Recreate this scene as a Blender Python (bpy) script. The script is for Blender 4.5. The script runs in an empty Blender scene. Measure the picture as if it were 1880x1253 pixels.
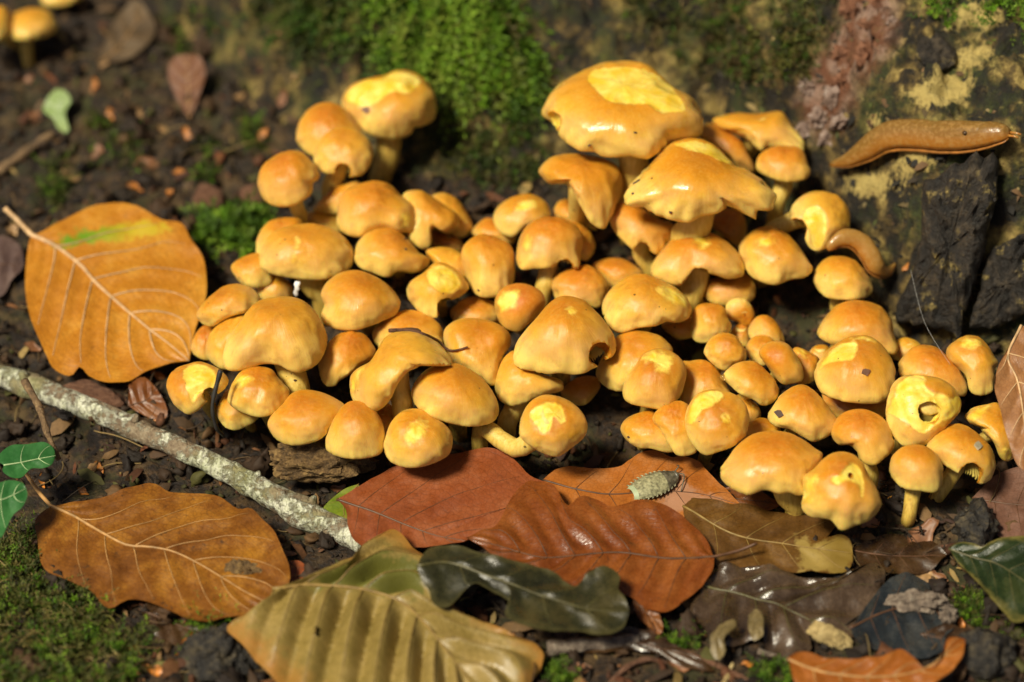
import bpy, bmesh, math, random
import numpy as np
from mathutils import Vector, Matrix

random.seed(7)
RNG = np.random.default_rng(7)
sc = bpy.context.scene
COL = sc.collection

# ------------------------------------------------------------------ camera
# lengths in the builders are centimetres; meshes are written in metres
CM = 0.01
ELEV = math.radians(38.0)
DIST = 85.0                       # cm from the lens to the plane of focus
FOCAL, SENSOR = 90.0, 36.0
FV = np.array([0, math.cos(ELEV), -math.sin(ELEV)])   # view direction
RV = np.array([1.0, 0, 0])
UV = np.array([0, math.sin(ELEV), math.cos(ELEV)])
TGT = np.array([0, 0, 4.62])
CAM = TGT - FV * DIST
K = SENSOR / FOCAL / 1880.0       # photo pixel -> tangent

cam_d = bpy.data.cameras.new('camera')
cam = bpy.data.objects.new('camera', cam_d)
COL.objects.link(cam)
cam.location = CAM * CM
cam.rotation_euler = (math.pi / 2 - ELEV, 0, 0)
cam_d.lens, cam_d.sensor_width = FOCAL, SENSOR
cam_d.clip_start, cam_d.clip_end = 0.02, 100
cam_d.dof.use_dof = True
cam_d.dof.focus_distance = (DIST + 0.2) * CM
cam_d.dof.aperture_fstop = 5.0
sc.camera = cam

# ------------------------------------------------------------------ light
SUN_EL, SUN_AZ = math.radians(54), math.radians(228)   # azimuth clockwise from +Y
w = bpy.data.worlds.new('World'); sc.world = w; w.use_nodes = True
wn = w.node_tree
bg = wn.nodes['Background']
sky = wn.nodes.new('ShaderNodeTexSky'); sky.sky_type = 'NISHITA'; sky.sun_disc = False
sky.sun_elevation, sky.sun_rotation = SUN_EL, SUN_AZ
sky.air_density = 0.35; sky.dust_density = 3.0; sky.ozone_density = 0.5
wn.links.new(sky.outputs[0], bg.inputs[0]); bg.inputs[1].default_value = 0.05
sun_d = bpy.data.lights.new('sun', 'SUN'); sun_d.energy = 5.0; sun_d.angle = math.radians(12)
sun_d.color = (1.0, 0.91, 0.70)
sun = bpy.data.objects.new('sun', sun_d); COL.objects.link(sun)
sd = Vector((math.sin(SUN_AZ) * math.cos(SUN_EL), math.cos(SUN_AZ) * math.cos(SUN_EL), math.sin(SUN_EL)))
sun.rotation_euler = sd.to_track_quat('Z', 'Y').to_euler()
sun.location = sd * 2
vs = sc.view_settings
vs.view_transform = 'Standard'; vs.look = 'None'; vs.gamma = 1.0; vs.use_curve_mapping = False
vs.exposure = 0.03
sc.cycles.use_denoising = True

# ------------------------------------------------------------------ numeric helpers
def ray(px, py):
    px = np.asarray(px, float); py = np.asarray(py, float)
    return (FV + RV * ((px - 940) * K)[..., None] - UV * ((py - 626.5) * K)[..., None])

def at(px, py, d):
    """world point (cm) seen at photo pixel, d cm behind the plane of focus"""
    return CAM + ray(px, py) * (DIST + np.asarray(d, float))[..., None]

def to_px(P):
    v = np.asarray(P) - CAM
    z = v @ FV
    return np.stack([940 + (v @ RV) / z / K, 626.5 - (v @ UV) / z / K], -1), z - DIST

_perm = np.random.default_rng(3).permutation(256)
_perm = np.concatenate([_perm, _perm, _perm])
_g = np.random.default_rng(4).normal(size=(256, 3)); _g /= np.linalg.norm(_g, axis=1)[:, None]

def pn(p):
    """gradient noise, p (n,3) -> (n,) about -0.8..0.8"""
    p = np.asarray(p, float)
    i = np.floor(p).astype(int); f = p - i; i &= 255
    u = f * f * f * (f * (f * 6 - 15) + 10)
    out = 0
    for dx in (0, 1):
        for dy in (0, 1):
            for dz in (0, 1):
                h = _perm[_perm[_perm[(i[:, 0] + dx) & 255] + ((i[:, 1] + dy) & 255)] + ((i[:, 2] + dz) & 255)]
                d = (_g[h] * (f - (dx, dy, dz))).sum(1)
                wx = u[:, 0] if dx else 1 - u[:, 0]
                wy = u[:, 1] if dy else 1 - u[:, 1]
                wz = u[:, 2] if dz else 1 - u[:, 2]
                out = out + wx * wy * wz * d
    return out

def fbm(p, o=4, ridge=False):
    p = np.asarray(p, float); a = 1.0; s = 0
    for k in range(o):
        n = pn(p + 17.3 * k)
        s = s + a * ((0.5 - np.abs(n)) if ridge else n)
        a *= 0.5; p = p * 2.03
    return s

def sstep(a, b, x):
    t = np.clip((x - a) / (b - a), 0, 1)
    return t * t * (3 - 2 * t)

def sdf(P, poly):
    """signed distance, positive inside"""
    P = np.asarray(P, float); poly = np.asarray(poly, float)
    d = np.full(len(P), 1e9); ins = np.zeros(len(P), bool)
    for k in range(len(poly)):
        a, b = poly[k], poly[(k + 1) % len(poly)]
        ab = b - a; ap = P - a
        t = np.clip((ap @ ab) / (ab @ ab + 1e-9), 0, 1)
        d = np.minimum(d, np.linalg.norm(ap - t[:, None] * ab, axis=1))
        c = (a[1] > P[:, 1]) != (b[1] > P[:, 1])
        ins ^= c & (P[:, 0] < ab[0] * (P[:, 1] - a[1]) / (ab[1] if abs(ab[1]) > 1e-9 else 1e-9) + a[0])
    return np.where(ins, d, -d)

def catmull(pts, n, closed=False):
    """n points, even in arc length, on a smooth curve through pts"""
    p = np.asarray(pts, float); m = len(p)
    if m == 2 and not closed:
        return p[0] + (p[1] - p[0]) * np.linspace(0, 1, n)[:, None]
    out = []
    for k in range(m if closed else m - 1):
        if closed:
            a, b, c, d = p[k - 1], p[k], p[(k + 1) % m], p[(k + 2) % m]
        else:
            b, c = p[k], p[k + 1]
            a = p[k - 1] if k else 2 * b - c
            d = p[k + 2] if k + 2 < m else 2 * c - b
        for t in np.linspace(0, 1, 12, endpoint=False):
            out.append(0.5 * (2 * b + (c - a) * t + (2 * a - 5 * b + 4 * c - d) * t * t + (3 * b - a - 3 * c + d) * t ** 3))
    out.append(out[0] if closed else p[-1])
    out = np.array(out)
    s = np.concatenate([[0], np.cumsum(np.linalg.norm(np.diff(out, axis=0), axis=1))])
    q = np.linspace(0, s[-1], n, endpoint=not closed)
    return np.stack([np.interp(q, s, out[:, k]) for k in range(out.shape[1])], 1)

# crops of the photograph in which the outlines were measured: origin and scale
S1 = 640 / 1878
CROP = {'A': (300, 100, S1), 'B': (880, 80, S1), 'C': (300, 460, S1), 'D': (880, 460, S1), 'E': (1300, 560, S1),
        'P': (0, 0, 1.0), 'a': (0, 0, S1), 'b': (0, 340, S1), 'c': (0, 826, S1), 'd': (400, 826, S1), 'e': (1000, 826, S1),
        'f': (1380, 900, 500 / 1775), 'g': (1240, 0, S1), 'h': (500, 0, S1), 'i': (1480, 380, 400 / 1877), 'k': (400, 940, 780 / 1880),
        'm': (1120, 840, 200 / 1880)}

def cp(crop, pts):
    x0, y0, s = CROP[crop]
    return np.asarray(pts, float).reshape(-1, 2) * s + (x0, y0)

# ------------------------------------------------------------------ object helpers
def put(name, V, F, mat, parent=None, attrs=None, smooth=True, origin=None, sharp=None):
    """one mesh object; V in world centimetres"""
    V = np.asarray(V, float)
    if parent is not None:
        org = np.array(parent['_org'])
    else:
        org = np.array(origin) if origin is not None else np.array([V[:, 0].mean(), V[:, 1].mean(), V[:, 2].min()])
    me = bpy.data.meshes.new(name)
    me.from_pydata(((V - org) * CM).tolist(), [], F.tolist() if isinstance(F, np.ndarray) else F)
    for k, a in (attrs or {}).items():
        a = np.asarray(a, np.float32)
        if a.ndim == 1:
            me.attributes.new(k, 'FLOAT', 'POINT').data.foreach_set('value', a)
        else:
            me.attributes.new(k, 'FLOAT_VECTOR', 'POINT').data.foreach_set('vector', a.ravel())
    if smooth:
        me.polygons.foreach_set('use_smooth', [True] * len(me.polygons))
        if sharp: me.set_sharp_from_angle(angle=math.radians(sharp))
    me.materials.append(mat)
    o = bpy.data.objects.new(name, me); COL.objects.link(o)
    if parent is None:
        o.location = org * CM
        o['_org'] = org.tolist()
    else:
        o.parent = parent
        o['_org'] = org.tolist()
    return o

def thing(name, label, cat, org, group=None):
    o = bpy.data.objects.new(name, None); COL.objects.link(o)
    o.empty_display_size = 0.005
    o.location = np.asarray(org) * CM; o['_org'] = [float(x) for x in org]
    return tag(o, label, cat, group)

def tag(o, label=None, cat=None, group=None, kind=None):
    if label: o['label'] = label
    if cat: o['category'] = cat
    if group: o['group'] = group
    if kind: o['kind'] = kind
    return o

def grid_faces(n, m, wrap=False):
    i, j = np.meshgrid(np.arange(n - 1), np.arange(m if wrap else m - 1), indexing='ij')
    j2 = (j + 1) % m
    return np.stack([i * m + j, i * m + j2, (i + 1) * m + j2, (i + 1) * m + j], -1).reshape(-1, 4)

def tube(path, rad, seg=10, rough=0.0, freq=1.0, cap=True, flat=1.0):
    """tube through path (cm); rad scalar or per point"""
    P = np.asarray(path, float); n = len(P)
    rad = np.broadcast_to(np.asarray(rad, float), (n,))
    T = np.gradient(P, axis=0); T /= np.linalg.norm(T, axis=1)[:, None] + 1e-9
    ref = np.array([0, 0, 1.0]) if abs(T[0, 2]) < 0.9 else np.array([1.0, 0, 0])
    a = np.cross(T[0], ref); a /= np.linalg.norm(a)
    V = []
    th = np.linspace(0, 2 * math.pi, seg, endpoint=False)
    for k in range(n):
        a = a - T[k] * (a @ T[k]); a /= np.linalg.norm(a)
        b = np.cross(T[k], a)
        V.append(P[k] + rad[k] * (np.cos(th)[:, None] * a + flat * np.sin(th)[:, None] * b))
    V = np.array(V)
    if rough:
        nn = fbm(V.reshape(-1, 3) * freq, 3).reshape(n, seg)
        V += (V - P[:, None]) * (nn * rough)[..., None]
    V = V.reshape(-1, 3); F = grid_faces(n, seg, True).tolist()
    if cap:
        F.append(list(range(seg))[::-1]); F.append([(n - 1) * seg + k for k in range(seg)])
    return V, F

# ------------------------------------------------------------------ material helpers
class Mat:
    def __init__(self, name):
        self.m = bpy.data.materials.new(name); self.m.use_nodes = True
        self.t = self.m.node_tree; self.b = self.t.nodes['Principled BSDF']
        self._tc = None
    def n(self, kind, props=None, **ins):
        nd = self.t.nodes.new('ShaderNode' + kind)
        for k, v in (props or {}).items(): setattr(nd, k, v)
        for k, v in ins.items():
            s = nd.inputs[int(k[1:])] if k[0] == 'i' and k[1:].isdigit() else nd.inputs[k.replace('_', ' ')]
            self.set(s, v)
        return nd
    def set(self, s, v):
        if isinstance(v, bpy.types.NodeSocket): self.t.links.new(v, s)
        elif isinstance(v, bpy.types.Node): self.t.links.new(v.outputs[0], s)
        else:
            if isinstance(v, tuple) and len(v) == 3 and s.type == 'RGBA': v = v + (1,)
            s.default_value = v
    def bs(self, **k):
        for a, v in k.items(): self.set(self.b.inputs[a.replace('_', ' ')], v)
        return self
    def co(self):
        if not self._tc: self._tc = self.n('TexCoord').outputs['Object']
        return self._tc
    def noise(self, scale, detail=4, rough=0.55, vec=None, dist=0.0):
        return self.n('TexNoise', Vector=vec or self.co(), Scale=scale, Detail=detail, Roughness=rough, Distortion=dist).outputs['Fac']
    def vor(self, scale, vec=None, feat='F1', out='Distance'):
        return self.n('TexVoronoi', {'feature': feat}, Vector=vec or self.co(), Scale=scale).outputs[out]
    def ramp(self, fac, *stops, mode='LINEAR'):
        nd = self.n('ValToRGB', Fac=fac); r = nd.color_ramp; r.interpolation = mode
        while len(r.elements) < len(stops): r.elements.new(0.5)
        for e, (p, c) in zip(r.elements, stops):
            e.position = p; e.color = (tuple(c) if not isinstance(c, (int, float)) else (c,) * 3) + (1,)
        return nd.outputs[0]
    def mix(self, f, a, b, mode='MIX'):
        nd = self.n('Mix', {'data_type': 'RGBA', 'blend_type': mode})
        self.set(nd.inputs[0], f); self.set(nd.inputs[6], a); self.set(nd.inputs[7], b)
        return nd.outputs[2]
    def math(self, op, a, b=0.0, c=0.0):
        nd = self.n('Math', {'operation': op}); self.set(nd.inputs[0], a); self.set(nd.inputs[1], b); self.set(nd.inputs[2], c)
        return nd.outputs[0]
    def attr(self, name, vec=False):
        return self.n('Attribute', {'attribute_name': name}).outputs['Vector' if vec else 'Fac']
    def rng(self, v, a, b, c=0.0, d=1.0):
        return self.n('MapRange', Value=v, i1=a, i2=b, i3=c, i4=d).outputs[0]
    def bump(self, h, strength=0.3, dist=0.0005, prev=None):
        nd = self.n('Bump', Height=h, Strength=strength, Distance=dist)
        if prev is not None: self.set(nd.inputs['Normal'], prev)
        return nd.outputs[0]

# ---- mushroom cap skin
def cap_material():
    m = Mat('mushroom_cap_skin')
    rim, tone, peel, fib = m.attr('rim'), m.attr('tone'), m.attr('peel'), m.attr('fib', True)
    big = m.noise(70, 3)
    streak = m.noise(5.0, 3, vec=fib)
    fine = m.noise(900, 4, 0.7)
    r2 = m.math('ADD', rim, m.math('MULTIPLY_ADD', big, 0.50, -0.25))
    r2 = m.math('ADD', r2, m.math('MULTIPLY_ADD', streak, 0.22, -0.11))
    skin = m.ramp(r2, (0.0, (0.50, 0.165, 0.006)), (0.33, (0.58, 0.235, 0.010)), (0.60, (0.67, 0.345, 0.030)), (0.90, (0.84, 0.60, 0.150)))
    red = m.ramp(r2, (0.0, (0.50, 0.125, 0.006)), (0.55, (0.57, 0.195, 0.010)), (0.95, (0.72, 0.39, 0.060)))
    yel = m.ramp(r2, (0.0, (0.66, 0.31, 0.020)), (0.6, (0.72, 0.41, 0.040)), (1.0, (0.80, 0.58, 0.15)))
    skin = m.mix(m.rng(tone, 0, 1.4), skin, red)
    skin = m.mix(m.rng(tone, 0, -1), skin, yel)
    # brownish rubbed scurf on the skin
    sc1 = m.rng(m.noise(230, 5, 0.65), 0.52, 0.72)
    skin = m.mix(m.math('MULTIPLY', sc1, 0.42), skin, (0.40, 0.17, 0.025))
    low = m.math('MULTIPLY', m.rng(m.noise(95, 3), 0.40, 0.62), m.math('MULTIPLY', m.rng(rim, .35, .7), m.rng(rim, 1.0, .85)))
    skin = m.mix(m.math('MULTIPLY', low, 0.55), skin, (0.60, 0.31, 0.105))
    skin = m.mix(m.math('MULTIPLY', m.rng(fine, 0.45, 0.75), 0.22), skin, (0.80, 0.54, 0.14))
    # greenish pale edge and underside
    under = m.rng(rim, 1.02, 1.10)
    skin = m.mix(under, skin, m.mix(m.rng(streak, 0.35, 0.65), (0.62, 0.45, 0.075), (0.44, 0.30, 0.035)))
    # torn skin showing flesh
    pn_ = m.math('ADD', peel, m.math('MULTIPLY_ADD', m.noise(330, 5, 0.65), 0.22, -0.11))
    pm = m.rng(pn_, -0.03, 0.05)
    rimm = m.math('MULTIPLY', m.rng(pn_, -0.06, 0.0), m.rng(pn_, 0.05, 0.0))
    skin = m.mix(m.math('MULTIPLY', rimm, .5), skin, (0.46, 0.20, 0.02))
    flesh = m.mix(m.rng(m.noise(160, 4), 0.35, 0.65), (0.78, 0.50, 0.030), (0.86, 0.68, 0.15))
    flesh = m.mix(m.math('MULTIPLY', m.rng(m.noise(700, 4), 0.55, 0.75), 0.4), flesh, (0.74, 0.36, 0.035))
    skin = m.mix(pm, skin, flesh)
    # specks of dirt
    sp = m.math('LESS_THAN', m.vor(330), m.rng(m.noise(110, 2), 0.52, 0.75, 0.0, 0.17))
    skin = m.mix(m.math('MULTIPLY', sp, 0.85), skin, (0.03, 0.018, 0.008))
    h = m.math('ADD', m.math('MULTIPLY', fine, 0.35), m.noise(260, 4))
    h = m.math('ADD', h, m.math('MULTIPLY', streak, 0.6))
    h = m.math('SUBTRACT', h, m.math('MULTIPLY', pm, 0.9))
    rough = m.rng(m.noise(150, 3), 0.3, 0.7, 0.33, 0.54)
    m.bs(Base_Color=skin, Roughness=m.math('SUBTRACT', rough, m.math('MULTIPLY', m.attr('wet'), 0.26)),
         Normal=m.bump(h, 0.42, 0.0004),
         Subsurface_Weight=0.40, Subsurface_Radius=(1.0, 0.42, 0.10), Subsurface_Scale=0.0035,
         Specular_IOR_Level=0.45)
    return m.m
M_CAP = cap_material()

def stem_material():
    m = Mat('mushroom_stem_flesh')
    mp = m.n('Mapping', Vector=m.co(), Scale=(1, 1, 0.18)).outputs[0]
    f = m.noise(900, 3, vec=mp)
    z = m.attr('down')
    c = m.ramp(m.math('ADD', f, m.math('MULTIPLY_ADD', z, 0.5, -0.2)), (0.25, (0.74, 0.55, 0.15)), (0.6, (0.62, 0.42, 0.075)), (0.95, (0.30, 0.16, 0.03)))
    sp = m.math('LESS_THAN', m.vor(420), m.rng(m.noise(160, 2), 0.5, 0.7, 0.0, 0.25))
    c = m.mix(m.math('MULTIPLY', sp, 0.8), c, (0.04, 0.025, 0.01))
    m.bs(Base_Color=c, Roughness=0.55, Normal=m.bump(f, 0.6, 0.0004), Subsurface_Weight=0.2,
         Subsurface_Radius=(1, .5, .12), Subsurface_Scale=0.002)
    return m.m
M_STEM = stem_material()

def gill_material():
    m = Mat('mushroom_gill')
    c = m.mix(m.noise(300, 3), (0.46, 0.36, 0.06), (0.60, 0.48, 0.12))
    m.bs(Base_Color=c, Roughness=0.6)
    return m.m
M_GILL = gill_material()

def soil_material():
    m = Mat('forest_soil')
    n1, n2 = m.noise(60, 6, 0.65), m.noise(330, 6, 0.7)
    c = m.ramp(n2, (0.32, (0.004, 0.002, 0.001)), (0.5, (0.016, 0.008, 0.003)), (0.62, (0.055, 0.028, 0.009)), (0.76, (0.15, 0.08, 0.026)))
    c = m.mix(m.math('MULTIPLY', m.rng(n1, 0.5, 0.62), 0.6), c, (0.040, 0.042, 0.008))
    c = m.mix(m.math('MULTIPLY', m.rng(m.noise(85, 4, .6), 0.52, 0.66), 0.55), c, (0.13, 0.075, 0.024))
    m.bs(Base_Color=c, Roughness=m.rng(n1, 0.3, 0.7, 0.45, 0.9), Normal=m.bump(n2, 0.9, 0.002))
    return m.m
M_SOIL = soil_material()

def stump_material():
    m = Mat('stump_wood')
    n1, n2, n3 = m.noise(45, 6, 0.65), m.noise(170, 6, 0.7), m.noise(600, 5, 0.7)
    crust, rot = m.attr('crust'), m.attr('rot')
    nb = m.math('ADD', m.math('MULTIPLY', m.noise(75, 4, .6), .62), m.math('MULTIPLY', n2, .38))
    c = m.ramp(nb, (0.40, (0.004, 0.003, 0.0015)), (0.475, (0.018, 0.012, 0.004)), (0.535, (0.11, 0.072, 0.018)), (0.62, (0.36, 0.26, 0.075)))  # wood and ochre mottling; near-black stops paint in crevice shade the frontal sun loses
    green = m.mix(m.rng(n3, .35, .65), (0.010, 0.018, 0.003), (0.085, 0.11, 0.014))
    c = m.mix(m.math('MULTIPLY', m.rng(n1, 0.46, 0.62), 0.65), c, green)
    k = m.math('ADD', crust, m.math('MULTIPLY_ADD', n2, 2.2, -1.1))
    och = m.mix(n3, (0.30, 0.20, 0.05), (0.62, 0.50, 0.17))
    c = m.mix(m.rng(k, -0.12, 0.22), c, och)
    r = m.math('ADD', rot, m.math('MULTIPLY_ADD', n2, 1.6, -0.8))
    rc = m.mix(m.rng(m.noise(150, 5), 0.45, 0.62), (0.15, 0.055, 0.022), (0.30, 0.19, 0.14))
    c = m.mix(m.math('MULTIPLY', m.rng(r, -0.3, 0.5), m.rng(n3, .3, .5, .55, 1)), c, rc)
    h = m.math('ADD', n2, m.math('MULTIPLY', n3, 0.5))
    m.bs(Base_Color=c, Roughness=m.rng(n3, 0.3, 0.7, 0.5, 0.9), Normal=m.bump(h, 1.0, 0.0025))
    return m.m
M_STUMP = stump_material()

def bark_material(name, dark, mid, light, scale=200, stretch=(1, 1, 1), rough=(0.5, 0.9), bump=0.9):
    m = Mat(name)
    v = m.n('Mapping', Vector=m.co(), Scale=stretch).outputs[0]
    n1, n2 = m.noise(scale, 6, 0.7, vec=v), m.noise(scale * 4, 4, 0.7, vec=v)
    c = m.ramp(n1, (0.3, dark), (0.5, mid), (0.72, light))
    c = m.mix(m.math('MULTIPLY', m.rng(n2, 0.5, 0.75), 0.4), c, light)
    m.bs(Base_Color=c, Roughness=m.rng(n1, 0.3, 0.7, rough[0], rough[1]), Normal=m.bump(m.math('ADD', n1, m.math('MULTIPLY', n2, .4)), bump, 0.0015))
    return m.m
M_BARK = bark_material('dark_wet_bark', (0.005, 0.005, 0.005), (0.020, 0.017, 0.014), (0.11, 0.085, 0.045), 190, rough=(0.3, 0.8), bump=1.0)
def crusted_bark():
    m = Mat('crusted_dark_bark')
    n1, n2, n3 = m.noise(150, 6, 0.7), m.noise(60, 5, .65), m.noise(650, 5, .7)
    c = m.ramp(n1, (.32, (0.005, 0.0045, 0.004)), (.5, (0.022, 0.017, 0.012)), (.7, (0.085, 0.062, 0.036)))
    k = m.rng(m.math('ADD', n2, m.math('MULTIPLY', n1, .5)), .80, .88)
    c = m.mix(m.math('MULTIPLY', k, .85), c, m.mix(m.rng(n3, .4, .6), (0.10, 0.075, 0.015), (0.36, 0.27, 0.085)))
    m.bs(Base_Color=c, Roughness=m.rng(n3, .3, .7, .35, .8), Normal=m.bump(m.math('ADD', n1, m.math('MULTIPLY', n3, .4)), 1.0, .003))
    return m.m
M_CRUSTBARK = crusted_bark()
M_CLOD = bark_material('crumbling_wood', (0.02, 0.011, 0.004), (0.15, 0.085, 0.028), (0.36, 0.23, 0.08), 300)
M_CHIP = bark_material('reddish_bark_chip', (0.05, 0.02, 0.01), (0.16, 0.07, 0.035), (0.28, 0.15, 0.09), 240, (1, 3, 1))
M_TWIG = bark_material('twig_bark', (0.05, 0.03, 0.015), (0.20, 0.12, 0.055), (0.40, 0.27, 0.13), 260)
M_GREY = bark_material('weathered_grey_wood', (0.04, 0.03, 0.025), (0.20, 0.15, 0.11), (0.42, 0.36, 0.28), 260)
M_PALE = bark_material('pale_dry_fragment', (0.22, 0.15, 0.05), (0.48, 0.35, 0.14), (0.66, 0.52, 0.25), 300)

def stick_material():
    m = Mat('lichened_stick_bark')
    n1, n2, n3 = m.noise(90, 5, 0.65), m.noise(420, 5, 0.7), m.noise(1200, 3)
    c = m.ramp(n2, (0.3, (0.09, 0.055, 0.03)), (0.5, (0.24, 0.18, 0.11)), (0.7, (0.42, 0.36, 0.25)))
    li = m.mix(m.rng(n3, .4, .65), (0.46, 0.47, 0.33), (0.70, 0.70, 0.58))
    k = m.rng(m.math('ADD', n1, m.math('MULTIPLY', n2, 0.55)), 0.74, 0.84)
    c = m.mix(k, c, li)
    gr = m.rng(m.noise(55, 3), 0.52, 0.68)
    c = m.mix(m.math('MULTIPLY', gr, 0.45), c, (0.26, 0.30, 0.10))
    crk = m.rng(m.n('TexWave', {'wave_type': 'BANDS', 'bands_direction': 'X'}, Vector=m.co(), Scale=90.0, Distortion=9.0, Detail=3.0).outputs['Fac'], 0.0, 0.22)
    c = m.mix(m.math('MULTIPLY', m.math('SUBTRACT', 1.0, crk), m.rng(n1, .5, .6, 0.0, .5)), c, (0.06, 0.04, 0.025))
    m.bs(Base_Color=c, Roughness=0.75, Normal=m.bump(m.math('ADD', m.math('ADD', n2, k), m.math('MULTIPLY', crk, .25)), 0.8, 0.0012))
    return m.m
M_STICK = stick_material()

def leaf_material(name, c1, c2, c3, rough=0.45, patch=None, patch2=None, spots=0.5, spec=0.5, trans=0.12, edge=None, veinlet=0.3, bumpy=0.16):
    """blade colours c1..c3 mottled; patch = colour inside the 'patch' outline"""
    m = Mat(name)
    uv = m.attr('st', True)
    n1, n2, n3 = m.noise(55, 5, 0.6), m.noise(260, 5, 0.65), m.noise(1100, 4, 0.7)
    f = m.math('ADD', m.math('MULTIPLY', n1, 0.65), m.math('MULTIPLY', n2, 0.35))
    c = m.ramp(f, (0.33, c1), (0.5, c2), (0.66, c3))
    # fine net of veinlets
    net = m.rng(m.vor(650, feat='DISTANCE_TO_EDGE'), 0.0, 0.12)
    c = m.mix(m.math('MULTIPLY', m.math('SUBTRACT', 1.0, net), veinlet), c, tuple(x * 0.45 for x in c1))
    sep = m.n('SeparateXYZ', Vector=uv)
    tw = m.math('MULTIPLY_ADD', m.math('ABSOLUTE', sep.outputs[1]), 95.0, m.math('MULTIPLY', n2, 9.0))
    tert = m.rng(m.math('SINE', tw), .72, 1.0)
    c = m.mix(m.math('MULTIPLY', tert, .22), c, tuple(x * .5 for x in c1))
    if edge:
        e = m.math('ADD', m.attr('edge'), m.math('MULTIPLY_ADD', n2, 0.5, -0.25))
        c = m.mix(m.math('MULTIPLY', m.rng(e, 0.75, 1.0), 0.8), c, edge)
    if patch:
        k = m.math('ADD', m.attr('patch'), m.math('MULTIPLY_ADD', n2, 1.0, -0.5))
        pc = patch if not patch2 else m.mix(m.rng(m.math('ADD', m.attr('patchx'), m.math('MULTIPLY', n2, .5)), .6, .95), patch, patch2)
        c = m.mix(m.rng(k, -0.08, 0.12), c, pc)
    sp = m.math('MULTIPLY', m.rng(m.noise(180, 5, 0.75), 0.60, 0.70), spots)
    c = m.mix(sp, c, (0.035, 0.02, 0.010))
    sp2 = m.math('LESS_THAN', m.vor(260), m.rng(m.noise(90, 2), 0.5, 0.8, 0.0, 0.11))
    c = m.mix(m.math('MULTIPLY', sp2, 0.8), c, (0.02, 0.012, 0.006))
    h = m.math('ADD', m.math('MULTIPLY', net, 0.35), m.math('ADD', n2, m.math('MULTIPLY', n3, 0.3)))
    h = m.math('ADD', h, m.math('MULTIPLY', tert, -.5))
    m.bs(Base_Color=c, Roughness=m.rng(n2, 0.3, 0.7, rough - 0.12, rough + 0.16), Normal=m.bump(h, bumpy, 0.0006),
         Specular_IOR_Level=spec)
    if trans:
        out = m.t.nodes['Material Output']
        tr = m.n('BsdfTranslucent', Color=c)
        mx = m.n('MixShader', Fac=trans); m.set(mx.inputs[1], m.b.outputs[0]); m.set(mx.inputs[2], tr.outputs[0])
        m.t.links.new(mx.outputs[0], out.inputs[0])
    return m.m

def plain(name, col, rough=0.6, var=0.3, scale=300, **k):
    m = Mat(name)
    n = m.noise(scale, 4)
    c = m.mix(m.rng(n, 0.35, 0.65), tuple(x * (1 - var) for x in col), tuple(min(1, x * (1 + var)) for x in col))
    m.bs(Base_Color=c, Roughness=rough, Normal=m.bump(n, 0.3, 0.0005), **k)
    return m.m

def attr_color_material(name, rough=0.8, trans=0.0, var=0.35, spec=0.4):
    """colour of each little piece is its own, stored per vertex"""
    m = Mat(name)
    a = m.attr('tint', True)
    n = m.noise(700, 4, 0.7)
    c = m.mix(m.math('MULTIPLY', m.rng(n, 0.4, 0.65), var), a, m.mix(1.0, a, (0.3, 0.3, 0.3), 'MULTIPLY'))
    m.bs(Base_Color=c, Roughness=rough, Specular_IOR_Level=spec, Normal=m.bump(n, 0.4, 0.0006))
    if trans:
        out = m.t.nodes['Material Output']
        tr = m.n('BsdfTranslucent', Color=c)
        mx = m.n('MixShader', Fac=trans); m.set(mx.inputs[1], m.b.outputs[0]); m.set(mx.inputs[2], tr.outputs[0])
        m.t.links.new(mx.outputs[0], out.inputs[0])
    return m.m
M_MOSS = attr_color_material('moss_leaflet', 0.6, 0.25, 0.2)
M_LITTER = attr_color_material('litter_crumb', 0.75)

# ------------------------------------------------------------------ ground and stump
def xyz(x, y, k=0.0):
    return np.stack([x, y, np.full_like(x, k)], -1)

def Hg(x, y):
    x = np.asarray(x, float); y = np.asarray(y, float)
    sh = x.shape; x = x.ravel(); y = y.ravel()
    c = sstep(-9.5, -5.5, x)
    z = c * 3.0 * sstep(-2.5, 13, y) + (1 - c) * 0.11 * np.clip(y + 2, 0, 30)
    back = sstep(-4, 2, y)
    z = z + fbm(xyz(x * .33, y * .33), 2) * (0.15 + 0.35 * back) + fbm(xyz(x * 1.3, y * 1.3, 3), 4) * (0.10 + 0.42 * back)
    z = z + 1.0 * np.exp(-((x - 13.2) / 3.2) ** 2 - ((y + 3.9) / 1.5) ** 2)
    z = z - 0.15
    return z.reshape(sh)

def Hs(x, y):
    x = np.asarray(x, float); y = np.asarray(y, float)
    sh = x.shape; x = x.ravel(); y = y.ravel()
    wob = fbm(xyz(x * .16, y * .16, 9), 3) * 1.6
    yb = 13.2 + 1.1 * np.clip(-4 - x, 0, 40) + wob
    t = y - yb
    bank = 2.6 + np.where(t < 7, 1.25 * t, 8.75 + 0.35 * (t - 7))
    yf = np.where(x < 14.5, 4.2 + (14.5 - x) * 1.15, 4.2 - 0.25 * (x - 14.5)) + wob * .6
    t = y - yf
    root = 0.6 + np.where(t < 3.6, 2.0 * t, 7.2 + 0.55 * (t - 3.6))
    root = np.where(x < 8, -9, root)
    z = np.maximum(bank, root)
    p = xyz(x, y, 0); p[:, 2] = z
    z = z + fbm(p * .42, 3) * 0.9 + fbm(p * .85, 4, True) * 1.25 - .6
    return np.clip(z, -6, 30).reshape(sh)

def H(x, y):
    return np.maximum(Hg(x, y), Hs(x, y))

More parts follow.
